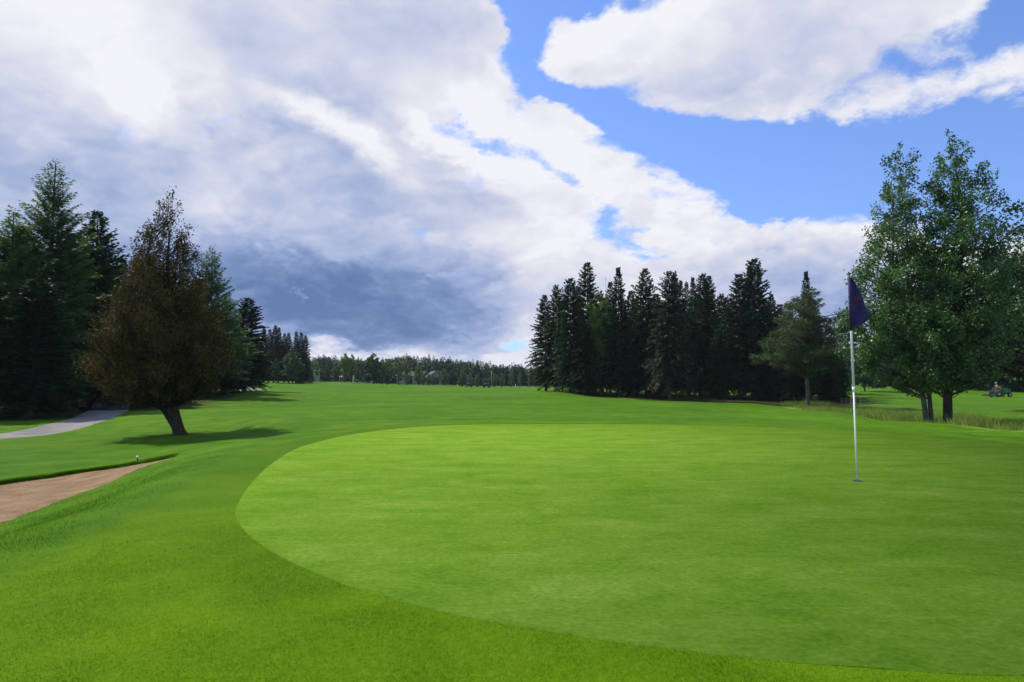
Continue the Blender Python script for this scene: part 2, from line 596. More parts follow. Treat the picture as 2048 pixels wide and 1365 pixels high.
def field(x, y):
    """ground height without the bunker pit"""
    x, y = np.asarray(x, float), np.asarray(y, float)
    az, lr = np.arctan2(x, y), np.log(np.hypot(x, y) + 0.3)
    num, den = np.zeros_like(x), np.zeros_like(x)
    for a, l, h in zip(_ca, _cl, _ch):
        da = np.abs(az - a)
        da = np.minimum(da, 2 * np.pi - da)
        d2 = (da / 0.13) ** 2 + ((lr - l) / 0.24) ** 2
        w = 1.0 / (d2 + 0.12) ** 2.4
        num += w * h
        den += w
    z = CAMZ - num / den
    far = smooth01((lr - 2.3) / 1.5)
    z = z + vnoise(x, y, 0.55, 3) * 0.018 * (1 - far) + vnoise(x, y, 0.16, 4) * 0.05 * far
    sd = poly_sd(x, y, PAD)
    # wide, soft shoulder on the far side, tighter on the left
    wdt = 2.3 + 1.0 * smooth01((y - 8) / 6)
    s = smooth01(1 + sd / wdt)
    return z * (1 - s)


def bunker_pit(x, y):
    sd = poly_sd(x, y, BUNKER)
    return sd


def height(x, y):
    x, y = np.asarray(x, float), np.asarray(y, float)
    z = field(x, y)
    near = (x > -18) & (x < -2.5) & (y > 3) & (y < 15)
    if np.any(near):
        sd = np.full(x.shape, -9.0)
        sd[near] = poly_sd(x[near], y[near], BUNKER)
        wob = vnoise(x, y, 9.0, 8) * 0.02
        # turf edge: slight raised roll outside, steep drop inside
        df = line_dist(x, y, BFAR)
        farness = np.clip(1.0 - df / 0.5, 0, 1)
        z = z + np.where(sd > -0.6, farness * 0.012 * smooth01(1 + sd / 0.6) * (sd <= 0.02), 0)
        z = z - 0.40 * smooth01((sd + wob) / 0.10) * (sd > -0.05)
    return z


def hz(x, y):
    return float(height(np.array([float(x)]), np.array([float(y)]))[0])


def ground_at(px, Y):
    """point on the ground in the photo column px at depth Y"""
    x, y, _ = at_depth(px, 770, Y)
    return x, y, hz(x, y)


def build_ground(mat):
    azs = np.concatenate([np.linspace(-180, -50, 66)[:-1], np.linspace(-50, -38, 25)[:-1], np.linspace(-38, -14, 131)[:-1],
                          np.linspace(-14, 40, 161)[:-1], np.linspace(40, 180, 71)[:-1]])
    azs = np.radians(azs)
    rs = np.concatenate([np.array([0.25, 0.6, 1.1]), np.linspace(1.6, 5, 35)[:-1], np.exp(np.linspace(math.log(5), math.log(16), 190))[:-1],
                         np.exp(np.linspace(math.log(16), math.log(70), 100))[:-1], np.exp(np.linspace(math.log(70), math.log(6000), 90))])
    A, Rr = np.meshgrid(azs, rs)
    X, Y = np.sin(A) * Rr, np.cos(A) * Rr
    Z = height(X.ravel(), Y.ravel()).reshape(X.shape)
    nr, na = X.shape
    v = np.stack([X, Y, Z], -1).reshape(-1, 3)
    idx = np.arange(nr * na).reshape(nr, na)
    nxt = np.roll(idx, -1, axis=1)
    q = np.stack([idx[:-1], nxt[:-1], nxt[1:], idx[1:]], -1).reshape(-1, 4)
    q = q[:, ::-1]
    v = np.vstack([v, [[0, 0, hz(0, 0.01)]]])
    tri = np.stack([idx[0], nxt[0], np.full(na, nr * na)], -1)
    x, y = v[:, 0], v[:, 1]
    pad = smooth01(0.5 + poly_sd(x, y, PAD) / 0.3)
    # longer grass round the bunker side, left of the pad and behind the right trees
    rough = rough_mask(x, y)
    lit = litter_mask(x, y)
    sg = poly_sd(x, y, GREEN)
    collar = smooth01((sg + .75 + .12 * vnoise(x, y, 1.5, 9)) / .3) * (sg < .3) * (.25 + .75 * smooth01((y - 5) / 4))
    o = make_mesh('ground', v, [q, tri], mat, smooth=True, attrs={'pad': pad, 'rough': rough, 'litter': lit, 'collar': collar})
    return tag(o, kind='structure')


ROUGH = [at_depth(px, HOR, Y)[:2] for px, Y in [(1560, 62), (1640, 44), (1780, 31), (1900, 26), (2048, 20.5), (2400, 16), (2500, 26), (2048, 33), (1950, 40), (1850, 47), (1700, 56), (1620, 66)]]
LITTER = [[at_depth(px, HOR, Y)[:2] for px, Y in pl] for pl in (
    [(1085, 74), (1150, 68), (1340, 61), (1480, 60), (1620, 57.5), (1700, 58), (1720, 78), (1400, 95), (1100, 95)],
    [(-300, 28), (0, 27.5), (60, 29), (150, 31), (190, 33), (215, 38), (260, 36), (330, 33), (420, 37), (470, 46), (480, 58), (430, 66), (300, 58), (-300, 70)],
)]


def rough_mask(x, y):
    m = smooth01(0.5 + (poly_sd(x, y, ROUGH) + vnoise(x, y, 1.2, 5) * 0.6) / 1.5)
    return m


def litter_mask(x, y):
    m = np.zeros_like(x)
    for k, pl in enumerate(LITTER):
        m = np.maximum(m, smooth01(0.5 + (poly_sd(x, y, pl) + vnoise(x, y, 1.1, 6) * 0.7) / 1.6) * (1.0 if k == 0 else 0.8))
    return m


def grass_material():
    m, t, out = new_mat('turf')
    geo = t.n('ShaderNodeNewGeometry')
    P = geo.outputs['Position']
    pad = t.n('ShaderNodeAttribute', attribute_name='pad').outputs['Fac']
    rough = t.n('ShaderNodeAttribute', attribute_name='rough').outputs['Fac']
    litter = t.n('ShaderNodeAttribute', attribute_name='litter').outputs['Fac']
    collar = t.n('ShaderNodeAttribute', attribute_name='collar').outputs['Fac']
    flat = t.vm('MULTIPLY', P, (1, 1, 0))
    fine = t.noise(flat, 140.0, 3.0, 0.7)
    mid = t.noise(flat, 22.0, 5.0, 0.65)
    pat = t.noise(flat, 1.1, 5.0, 0.6, 0.4)
    big = t.noise(flat, 0.11, 5.0, 0.6, 0.5)
    f = t.m('ADD', t.m('MULTIPLY', pat, 0.42), t.m('MULTIPLY', big, 0.38))
    f = t.m('ADD', f, t.m('MULTIPLY', mid, 0.20))
    fair = t.ramp(f, [(0.36, (0.036, 0.104, 0.003)), (0.5, (0.066, 0.156, 0.005)), (0.62, (0.110, 0.212, 0.009))])
    apron = t.ramp(f, [(0.36, (0.060, 0.140, 0.002)), (0.5, (0.098, 0.192, 0.003)), (0.64, (0.155, 0.250, 0.005))])
    rgh = t.ramp(f, [(0.36, (0.09, 0.17, 0.016)), (0.5, (0.17, 0.26, 0.03)), (0.64, (0.30, 0.31, 0.07))])
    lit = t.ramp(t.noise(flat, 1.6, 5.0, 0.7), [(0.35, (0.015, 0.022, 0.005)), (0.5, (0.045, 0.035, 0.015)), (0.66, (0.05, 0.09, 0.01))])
    c = t.mix(pad, fair, apron)
    c = t.mix(t.m('MULTIPLY', collar, 0.55), c, (0.040, 0.120, 0.004))
    c = t.mix(rough, c, rgh)
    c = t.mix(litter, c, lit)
    spk = t.m('ADD', 0.62, t.m('MULTIPLY', t.m('ADD', fine, t.m('MULTIPLY', mid, 0.6)), 0.48))
    c = t.n('ShaderNodeVectorMath', operation='SCALE', ins={0: c, 'Scale': spk}).outputs[0]
    p = t.n('ShaderNodeBsdfPrincipled', ins={'Base Color': c, 'Roughness': 0.8, 'Specular IOR Level': 0.03})
    h = t.m('ADD', t.m('MULTIPLY', fine, 0.35), t.m('MULTIPLY', mid, 1.0))
    b = t.n('ShaderNodeBump', ins={'Strength': 0.7, 'Distance': 0.02, 'Height': h})
    t.t.links.new(b.outputs[0], p.inputs['Normal'])
    t.t.links.new(p.outputs[0], out.inputs[0])
    return m


def green_material():
    m, t, out = new_mat('bent_grass')
    P = t.n('ShaderNodeNewGeometry').outputs['Position']
    flat = t.vm('MULTIPLY', P, (1, 1, 0))
    fine = t.noise(flat, 230.0, 3.0, 0.75)
    mid = t.noise(flat, 30.0, 6.0, 0.7)
    st = t.vm('MULTIPLY', flat, (0.55, 1.0, 1))
    pat = t.noise(st, 2.2, 6.0, 0.62, 0.5)
    big = t.noise(flat, 0.32, 5.0, 0.55, 0.6)
    pat2 = t.noise(flat, 7.5, 5.0, 0.68, 0.3)
    f = t.m('ADD', t.m('MULTIPLY', pat, 0.37), t.m('ADD', t.m('MULTIPLY', big, 0.09), t.m('MULTIPLY', pat2, 0.22)))
    f = t.m('ADD', f, t.m('MULTIPLY', mid, 0.32))
    c = t.ramp(f, [(0.38, (0.076, 0.176, 0.010)), (0.47, (0.114, 0.222, 0.017)), (0.54, (0.144, 0.248, 0.024)), (0.63, (0.205, 0.290, 0.050))])
    spk = t.m('ADD', 0.52, t.m('MULTIPLY', t.m('ADD', fine, t.m('MULTIPLY', mid, 0.5)), 0.64))
    c = t.n('ShaderNodeVectorMath', operation='SCALE', ins={0: c, 'Scale': spk}).outputs[0]
    p = t.n('ShaderNodeBsdfDiffuse', ins={'Color': c, 'Roughness': 0.0})
    h = t.m('ADD', t.m('MULTIPLY', fine, 0.3), t.m('MULTIPLY', mid, 0.7))
    b = t.n('ShaderNodeBump', ins={'Strength': 0.3, 'Distance': 0.006, 'Height': h})
    t.t.links.new(b.outputs[0], p.inputs['Normal'])
    t.t.links.new(p.outputs[0], out.inputs[0])
    return m


def gravel_material(name, a, b, sc=30.0, bump=0.01):
    m, t, out = new_mat(name)
    P = t.n('ShaderNodeNewGeometry').outputs['Position']
    n1 = t.noise(P, sc, 6.0, 0.7)
    n2 = t.noise(P, sc * 0.05, 4.0, 0.6)
    c = t.mix(t.mr(t.m('ADD', t.m('MULTIPLY', n1, .5), t.m('MULTIPLY', n2, .5)), 0.36, 0.64), a, b)
    p = t.n('ShaderNodeBsdfPrincipled', ins={'Base Color': c, 'Roughness': 0.95, 'Specular IOR Level': 0.1})
    n3 = t.noise(P, 3.0, 3.0, 0.5)
    bm = t.n('ShaderNodeBump', ins={'Strength': 1.0, 'Distance': bump, 'Height': t.m('ADD', n1, t.m('MULTIPLY', n3, 3.0))})
    t.t.links.new(bm.outputs[0], p.inputs['Normal'])
    t.t.links.new(p.outputs[0], out.inputs[0])
    return m


build_ground(grass_material())
# putting green: one flat sheet on the pad, a few mm proud
_n = len(GREEN)
gv = np.vstack([np.column_stack([GREEN, np.full(_n, 0.0035)]), np.column_stack([GREEN, np.full(_n, -0.02)])])
_i = np.arange(_n)
tag(make_mesh('putting_green', gv, [list(range(_n))[::-1], np.stack([_i, (_i + 1) % _n, (_i + 1) % _n + _n, _i + _n], -1)], green_material()), kind='structure')

# sand sheet
def build_bunker():
    xs, ys = np.arange(-13.0, -2.6, 0.07), np.arange(4.6, 12.6, 0.07)
    X, Y = np.meshgrid(xs, ys)
    x, y = X.ravel(), Y.ravel()
    sd = poly_sd(x, y, BUNKER)
    dn, df = line_dist(x, y, BNEAR), line_dist(x, y, BFAR)
    farness = dn / (dn + df + 0.02)
    z = field(x, y) - 0.004 - 0.038 * smooth01(farness) + vnoise(x, y, 2.5, 12) * 0.008 + vnoise(x, y, 9.0, 13) * 0.004
    idx = np.arange(len(x)).reshape(X.shape)
    q = np.stack([idx[:-1, :-1], idx[:-1, 1:], idx[1:, 1:], idx[1:, :-1]], -1).reshape(-1, 4)
    keep = (sd[q] > -0.07).all(axis=1)
    q = q[keep]
    used, inv = np.unique(q, return_inverse=True)
    tag(make_mesh('sand_bunker', np.stack([x, y, z], -1)[used], inv.reshape(q.shape),
                  gravel_material('sand', (0.20, 0.125, 0.062), (0.37, 0.240, 0.128), 34.0, 0.03), smooth=True), kind='structure')
build_bunker()

# gravel paths: strips that follow the ground
def strip(name, pts, width, mat, lift=0.02, n=14, across=6):
    c = catmull(pts, n, closed=False)
    d = np.gradient(c, axis=0)
    d /= np.linalg.norm(d, axis=1, keepdims=True)
    nrm = np.stack([d[:, 1], -d[:, 0]], -1)
    w = np.interp(np.linspace(0, 1, len(c)), np.linspace(0, 1, len(width)), width)
    r_ = np.random.default_rng(3)
    vs = []
    for j in range(across + 1):
        t_ = (j / across - 0.5)
        wob = (r_.random(len(c)) - 0.5) * 0.12 * (1 if j in (0, across) else 0)
        p = c + nrm * (w * t_ + wob)[:, None]
        z = height(p[:, 0], p[:, 1]) + lift - (0.045 if j in (0, across) else 0)
        vs.append(np.column_stack([p, z]))
    v = np.stack(vs, 1).reshape(-1, 3)
    idx = np.arange(len(v)).reshape(len(c), across + 1)
    q = np.stack([idx[:-1, :-1], idx[:-1, 1:], idx[1:, 1:], idx[1:, :-1]], -1).reshape(-1, 4)
    return tag(make_mesh(name, v, q, mat, smooth=True), kind='structure')


PATH_MAT = gravel_material('path_gravel', (0.15, 0.138, 0.12), (0.30, 0.275, 0.245), 22.0, 0.01)
def gp(px, Y):
    return at_depth(px, HOR, Y)[:2]
strip('path', [gp(-700, 16.5), gp(-300, 18.8), gp(0, 21.5), gp(110, 24.5), gp(180, 29), gp(215, 35), gp(232, 42), gp(300, 50), gp(420, 57), gp(465, 63), gp(500, 74), gp(380, 100)],
      [2.4, 2.3, 2.3, 2.3, 2.3, 2.3, 2.3, 2.2, 2.2, 2.2, 2.2], PATH_MAT)
# ============================================================ TREES
def unit(v):
    return v / (np.linalg.norm(v, axis=-1, keepdims=True) + 1e-9)


def cards_mesh(name, C, A, B, tint, mat):
    """rhombic leaf / needle-spray faces; A half length, B half width"""
    n = len(C)
    v = np.empty((n, 4, 3), np.float32)
    v[:, 0], v[:, 1], v[:, 2], v[:, 3] = C - A, C + B, C + A, C - B
    f = np.arange(n * 4).reshape(n, 4)
    return make_mesh(name, v.reshape(-1, 3), f, mat, attrs={'tint': np.repeat(tint, 4)}, link=False)


def trunk_path(H, lean, rg, n=9, wob=0.06):
    ts = np.linspace(0, 1, n)
    wx, wy = rg.normal(0, wob, n).cumsum() * 0.35, rg.normal(0, wob, n).cumsum() * 0.35
    return [(lean[0] * t ** lean[2] + wx[i] * t, lean[1] * t + wy[i] * t, H * t) for i, t in enumerate(ts)]


def conifer_meshes(seed, H, Rm, bare, n_wh, per, step, card, droop=0.35, up=0.1, power=0.85, gap=0.0, rtrunk=0.13,
                   foliage=None, bark=None, sparse_top=0.0, jag=0.25, hang=0.3, cols=3, dead=14):
    """spruce / larch like tree; returns (trunk mesh, crown mesh), base at the origin"""
    rg = np.random.default_rng(seed)
    lx = rg.normal(0, 0.15)
    path = trunk_path(H, (lx, rg.normal(0, .1), 1.0), rg, wob=0.03)
    zs = np.array([p[2] for p in path]); xs = np.array([p[0] for p in path]); ys = np.array([p[1] for p in path])
    mb = MB()
    k = np.linspace(0, 1, len(path))
    mb.tube(path, list(rtrunk * (1 - k) ** 0.9 * (1 + 0.5 * np.exp(-k * 25)) + 0.018), 8)
    C, A, B, T = [], [], [], []
    nw = n_wh
    for w in range(nw):
        f = w / (nw - 1)
        z0 = bare + (H - 0.12 - bare) * f ** 0.93
        env = Rm * (1 - f) ** power * (1.0 if f > 0.12 else 0.72 + 0.28 * f / 0.12)
        nb = max(3, int(round(per * (0.55 + 0.45 * (1 - f)))))
        a0 = rg.uniform(0, 6.28)
        wj = rg.uniform(0.85, 1.12)
        for b in range(nb):
            if rg.random() < gap:
                continue
            az = a0 + 6.283 * b / nb + rg.normal(0, 0.2)
            L = max(0.10, env * wj * rg.uniform(1 - jag, 1 + jag * 0.7)) + 0.05
            zz = z0 + rg.uniform(-.5, .5) * (H - bare) / nw
            tx, ty = np.interp(zz, zs, xs), np.interp(zz, zs, ys)
            e = up + 0.75 * f ** 1.6 + rg.normal(0, 0.08)
            dr = droop * (1 - f) * rg.uniform(.7, 1.3)
            m = max(3, int(L / step))
            s = (np.arange(m) + rg.uniform(0.2, 0.8, m)) / m
            s = 0.12 + 0.88 * s
            dh = np.array([math.cos(az), math.sin(az)])
            px = tx + dh[0] * L * s
            py = ty + dh[1] * L * s
            pz = zz + L * (math.tan(e) * s - dr * s * s)
            if L > 0.5 and (w % 2 == 0):
                mb.tube([(tx, ty, zz), (tx + dh[0] * L * .5, ty + dh[1] * L * .5, zz + L * (math.tan(e) * .5 - dr * .25)),
                         (tx + dh[0] * L * .92, ty + dh[1] * L * .92, zz + L * (math.tan(e) * .92 - dr * .85))],
                        [0.012 + 0.012 * L, 0.008 + 0.006 * L, 0.005], 3, False)
            keep_p = 1.0 - sparse_top * max(0.0, (f - 0.55) / 0.45)
            for c_ in range(cols):
                kk = rg.random(m) < keep_p
                if not kk.any():
                    continue
                side = rg.choice([-1, 1], m) * rg.uniform(0.25, 1.15, m)
                ang = az + side * (0.0 if c_ == 0 else 1.0)
                ln = card[0] * rg.uniform(0.7, 1.3, m) * (0.65 + 0.5 * (1 - s)) * (0.6 + 0.4 * min(1, L / 1.0))
                D = np.stack([np.cos(ang), np.sin(ang), -hang * rg.uniform(0, 1.6, m) + (0.5 * f)], -1)
                D = unit(D)
                Wd = unit(np.cross(D, np.stack([rg.normal(0, .6, m), rg.normal(0, .6, m), np.ones(m)], -1)))
                P = np.stack([px, py, pz], -1) + D * (ln * 0.6)[:, None] + rg.normal(0, 0.03, (m, 3))
                C.append(P[kk]); A.append((D * (ln / 2)[:, None])[kk]); B.append((Wd * (card[1] / 2 * rg.uniform(.7, 1.3, m))[:, None])[kk])
                T.append((np.clip(rg.normal(0.38 + 0.3 * s, 0.18), 0, 1))[kk])
    # dead twigs on the bare stem
    for i in range(dead):
        z = rg.uniform(bare * 0.35, bare + (H - bare) * .1)
        a = rg.uniform(0, 6.28); L = rg.uniform(0.3, 1.0) * Rm * .5
        mb.tube([(0, 0, z), (math.cos(a) * L, math.sin(a) * L, z + rg.uniform(-.15, .2) * L)], [0.014, 0.005], 3, False)
    crown = cards_mesh('crown', np.concatenate(C), np.concatenate(A), np.concatenate(B), np.concatenate(T), foliage)
    return mb.build('trunk', bark, link=False, smooth=True), crown


def leafy_meshes(seed, H, prof, ncl, leaves, lsize, cl_r, foliage, bark, trunks=((0, 0, 0, 0, 0.16),), bare=1.2,
                 ascend=0.55, shell=0.55, cent=None, flat=0.75, top_thin=0.0, droop=0.0, lobes=0.15, aspect=0.8, limb_r=0.035, spire=0.0, leanf=2.2):
    """broadleaf / cedar like tree. prof: list of (t, radius) up the crown (t = 0 bottom of crown, 1 top);
    cent: list of (t, offset x) of the crown axis"""
    rg = np.random.default_rng(seed)
    pt, pr = [p[0] for p in prof], [p[1] for p in prof]
    ct, cx = ([c[0] for c in cent], [c[1] for c in cent]) if cent else ([0, 1], [0, 0])
    crown0 = bare
    mb = MB()
    tp = []
    for (bx, by, tx, ty, r0) in trunks:
        n = 10
        hh = H * (0.93 if len(trunks) == 1 else rg.uniform(0.82, 0.93))
        pts = []
        for i in range(n):
            s = i / (n - 1)
            axis = np.interp(max(0, (s * hh - crown0)) / (H - crown0), ct, cx)
            q = smooth01(np.array(s * leanf)).item()
            pts.append((bx * (1 - q) + (axis + tx) * q + rg.normal(0, .04) * s, by * (1 - q) + ty * q + rg.normal(0, .04) * s, hh * s))
        rad = [r0 * ((1 - i / (n - 1)) ** 0.8) + 0.012 for i in range(n)]
        fl = [(pts[0][0] + (pts[1][0] - pts[0][0]) * f_, pts[0][1] + (pts[1][1] - pts[0][1]) * f_, pts[1][2] * f_) for f_ in (0.0, .08, .22, .5)]
        mb.tube([(pts[0][0], pts[0][1], -0.2)] + fl + pts[1:], [rad[0] * 1.6, rad[0] * 1.45, rad[0] * 1.12, rad[0] * 1.0, rad[0] * .96] + rad[1:], 14)
        tp.append(np.array(pts))
    # cluster centres
    ph = rg.uniform(0, 6.28, 4)
    cen = []
    dens = np.array(pr) ** 1.3 + 0.05
    tt = np.linspace(0, 1, 200)
    cdf = np.cumsum(np.interp(tt, pt, dens)); cdf /= cdf[-1]
    for i in range(ncl):
        t_ = np.interp((i + rg.random()) / ncl, cdf, tt)
        a = rg.uniform(0, 6.283)
        lob = 1 + lobes * (math.sin(3 * a + ph[0] + 5 * t_) + 0.7 * math.sin(5 * a + ph[1] - 9 * t_))
        rr = np.interp(t_, pt, pr) * lob
        q = rg.random() ** shell
        q = min(q, 1.0) * rg.uniform(0.85, 1.1)
        cen.append((np.interp(t_, ct, cx) + math.cos(a) * rr * q, math.sin(a) * rr * q * 0.95, crown0 + (H - crown0) * t_, t_, q, rr))
    C, A, B, T = [], [], [], []
    for (x, y, z, t_, q, rr) in cen:
        P = tp[rg.integers(len(tp))] if len(tp) > 1 else tp[0]
        dx = math.hypot(x - np.interp(z, P[:, 2], P[:, 0]), y - np.interp(z, P[:, 2], P[:, 1]))
        zr = max(min(z - dx * ascend - 0.1, P[-1, 2] - .1), crown0 * 0.75)
        bx, by = np.interp(zr, P[:, 2], P[:, 0]), np.interp(zr, P[:, 2], P[:, 1])
        mid = ((bx + x) / 2 + rg.normal(0, .05), (by + y) / 2 + rg.normal(0, .05), zr + (z - zr) * 0.38 + droop * dx * .3)
        r1 = limb_r * (0.35 + 0.4 * dx) * (1.15 - 0.6 * t_)
        mb.tube([(bx, by, zr), mid, (x, y, z)], [r1, r1 * .6, r1 * .22 + .003], 4, False)
        thin = 1.0 - top_thin * t_
        cr = cl_r * rg.uniform(0.7, 1.25) * (0.55 + 0.45 * min(1, rr / (max(pr) + .01)))
        n = max(8, int(leaves * thin * rg.uniform(0.6, 1.3) * (cr / cl_r) ** 1.5))
        g = rg.normal(0, 1, (n, 3)); g = unit(g) * (rg.random((n, 1)) ** 0.45)
        g[:, 2] *= flat
        off = g * cr
        out_dir = np.array([x - np.interp(t_, ct, cx), y, 0.001])
        out_dir = out_dir / (np.linalg.norm(out_dir) + 1e-6)
        # a few twigs carrying leaves beyond the cluster
        Pn = np.array([x, y, z]) + off
        Pn[:, 2] += spire * cr * rg.random(n) ** 2 * 2 - droop * cr * rg.random(n) ** 1.5 * 2
        D = unit(rg.normal(0, 1, (n, 3)) + np.array([0, 0, -0.35 - droop + spire]) + out_dir * 0.35)
        W = unit(np.cross(D, rg.normal(0, 1, (n, 3))))
        ls = lsize * rg.uniform(0.65, 1.3, n)
        C.append(Pn); A.append(D * (ls / 2)[:, None]); B.append(W * (ls / 2 * aspect)[:, None])
        T.append(np.clip(rg.normal(0.5 + rg.normal(0, .12), 0.18, n) + 0.1 * g[:, 2], 0, 1))
        for k in range(3):
            j = rg.integers(n)
            e = Pn[j]
            mb.tube([(x, y, z), tuple(e)], [r1 * .2 + .003, 0.003], 3, False)
    crown = cards_mesh('crown', np.concatenate(C), np.concatenate(A), np.concatenate(B), np.concatenate(T), foliage)
    return mb.build('trunk', bark, link=False, smooth=True), crown


def plant_tree(name, meshes, loc, rz, scale, label, cat, group=None):
    r = empty(name, loc, rz, label, cat, group)
    r.scale = scale if hasattr(scale, '__len__') else (scale,) * 3
    link_obj('trunk', meshes[0], r)
    link_obj('crown', meshes[1], r)
    return r


def tree_h(px, Y, top):
    x, y, z = ground_at(px, Y)
    return (x, y, z), at_depth(px, top, Y)[2] - z


M_SPRUCE = leaf_mat('spruce_needles', (0.012, 0.025, 0.009), (0.029, 0.058, 0.018), (0.066, 0.105, 0.033), 0.12, 0.6)
M_SPRUCE_W = leaf_mat('old_spruce_needles', (0.012, 0.017, 0.007), (0.032, 0.040, 0.015), (0.070, 0.070, 0.026), 0.12, 0.6)
M_FIR = leaf_mat('fir_needles', (0.013, 0.036, 0.012), (0.036, 0.085, 0.024), (0.075, 0.140, 0.042), 0.15, 0.6)
M_LARCH = leaf_mat('larch_needles', (0.030, 0.068, 0.022), (0.085, 0.160, 0.048), (0.160, 0.250, 0.080), 0.35, 0.6)
M_LARCH_D = leaf_mat('larch_needles_dull', (0.022, 0.036, 0.010), (0.050, 0.076, 0.022), (0.090, 0.118, 0.038), 0.25, 0.6)
M_CEDAR = leaf_mat('cedar_scales', (0.032, 0.025, 0.007), (0.078, 0.056, 0.016), (0.160, 0.108, 0.036), 0.12, 0.75, clump=1.2, spec=0.1)
M_POPLAR = leaf_mat('poplar_leaves', (0.028, 0.070, 0.016), (0.070, 0.150, 0.034), (0.150, 0.240, 0.065), 0.30, 0.42, clump=1.1, spec=0.45)
M_BROAD = leaf_mat('broad_leaves', (0.016, 0.038, 0.012), (0.042, 0.085, 0.025), (0.085, 0.135, 0.040), 0.25, 0.5)
M_BROAD_L = leaf_mat('pale_leaves', (0.060, 0.105, 0.022), (0.140, 0.215, 0.045), (0.25, 0.33, 0.08), 0.3, 0.5)
M_BROAD_G = leaf_mat('greyish_leaves', (0.050, 0.082, 0.028), (0.115, 0.165, 0.052), (0.19, 0.245, 0.085), 0.25, 0.5)
M_FOREST = leaf_mat('forest_needles', (0.010, 0.028, 0.011), (0.024, 0.060, 0.020), (0.046, 0.095, 0.030), 0.1, 0.6, clump=0.15)
B_GREY = bark_mat('grey_bark', (0.055, 0.048, 0.040), (0.16, 0.145, 0.125))
B_DARK = bark_mat('dark_bark', (0.022, 0.017, 0.013), (0.065, 0.050, 0.038))
B_BROWN = bark_mat('brown_bark', (0.030, 0.020, 0.013), (0.085, 0.060, 0.042))
B_PALE = bark_mat('pale_bark', (0.10, 0.095, 0.085), (0.30, 0.29, 0.26), 4.0)

# ---- the bronze cedar on the left, with a leaning trunk
(bx, by, bz), Hc = tree_h(362, 20.0, 383)
k = 20.0 / F
base_off = (362 - 330) * k
cedar = leafy_meshes(11, Hc, [(0, 1.15), (.055, 1.55), (.15, 1.86), (.245, 1.90), (.36, 1.62), (.48, 1.38), (.58, 1.16), (.72, .86), (.82, .58), (.91, .33), (1, .06)],
                     640, 190, 0.062, 0.28, M_CEDAR, B_DARK, trunks=((base_off, 0, 0.06, 0, 0.155), (base_off - .02, .03, -.50, 0, 0.08)), bare=1.02, leanf=4.0,
                     ascend=0.9, shell=0.45, cent=[(0, -0.05), (.3, -0.12), (.6, -.10), (1, 0.0)], flat=1.2, top_thin=0.72, lobes=0.06, aspect=0.7, spire=0.35)
ced = empty('cedar_tree', (bx - base_off, by, bz), 0, 'bronze brown cedar with see-through top and leaning dark trunk, alone on the grass', 'tree')
link_obj('trunk', cedar[0], ced); link_obj('crown', cedar[1], ced)

# ---- left stand
(x, y, z), H = tree_h(90, 35, 322)
lm = conifer_meshes(21, H, 3.3, 1.2, 60, 12, 0.065, (0.24, 0.065), droop=0.15, up=0.30, power=0.85, gap=0.08, rtrunk=0.17, foliage=M_LARCH,
                    bark=B_DARK, sparse_top=0.85, jag=0.35, hang=0.5, cols=6)
plant_tree('larch_tree', lm, (x, y, z), 0.3, 1.0, 'tallest feathery larch at the left edge, with a thin bare-looking pointed top', 'tree')
def med_larch(seed, mat):
    return conifer_meshes(seed, 10.0, 3.0, 1.3, 44, 11, 0.075, (0.26, 0.075), droop=0.2, up=0.28, power=0.9, gap=0.12, rtrunk=0.15, foliage=mat,
                          bark=B_DARK, sparse_top=0.6, jag=0.4, hang=0.5, cols=6)
LARCH_A, LARCH_B = med_larch(22, M_LARCH), med_larch(23, M_LARCH)
def put(name, ms, Hm, px, Y, top, rz, label, cat='tree', group=None, wide=1.0):
    (x, y, z), H = tree_h(px, Y, top)
    s = H / Hm
    return plant_tree(name, ms, (x, y, z - 0.03), rz, (s * wide, s * wide, s), label, cat, group)
put('larch_tree', LARCH_A, 10.0, 22, 33, 425, 1.0, 'wispy green larch at the far left edge, lower than the tall larch', wide=1.1)
put('larch_tree', LARCH_B, 10.0, 418, 47, 496, 2.0, 'slim pale green larch whose tip shows just right of the bronze cedar', wide=0.85)
put('larch_tree', LARCH_A, 10.0, 447, 52, 585, 4.0, 'short feathery green larch leaning out at the right end of the left stand', wide=1.1)

FIR_A = conifer_meshes(31, 11.0, 2.9, 0.9, 42, 11, 0.10, (0.30, 0.12), cols=5, droop=0.25, up=0.15, power=0.75, foliage=M_FIR, bark=B_DARK, rtrunk=0.16, jag=0.3)
put('fir_tree', FIR_A, 11.0, 185, 40, 428, 0.5, 'dense green fir with a pointed tip between the tall larch and the bronze cedar')
SP = [conifer_meshes(40 + i, 13.0, [3.0, 2.5, 3.3, 2.2, 2.9, 2.1][i], [1.5, 1.2, 1.3, 1.6, 1.0, 1.7][i], [44, 46, 42, 50, 46, 46][i], 10, 0.13, (0.38, 0.15),
                      droop=[.4, .3, .45, .25, .35, .3][i], up=[.05, .1, 0, .1, .05, .15][i], power=[.70, .74, .66, .8, .58, .74][i], foliage=M_SPRUCE,
                      bark=B_GREY, jag=[.28, .3, .35, .3, .25, .3][i], rtrunk=0.13, cols=5) for i in range(6)]
SPW = conifer_meshes(50, 13.0, 3.2, 1.9, 40, 10, 0.13, (0.38, 0.13), cols=5, droop=0.5, up=0.02, power=0.62, foliage=M_SPRUCE_W, bark=B_GREY, jag=0.38, hang=0.6, rtrunk=0.17)
ORD = ['first', 'second', 'third', 'fourth', 'fifth', 'sixth', 'seventh', 'eighth', 'ninth', 'tenth', 'eleventh', 'twelfth', 'thirteenth', 'fourteenth',
       'fifteenth', 'sixteenth', 'seventeenth', 'eighteenth', 'nineteenth', 'twentieth']


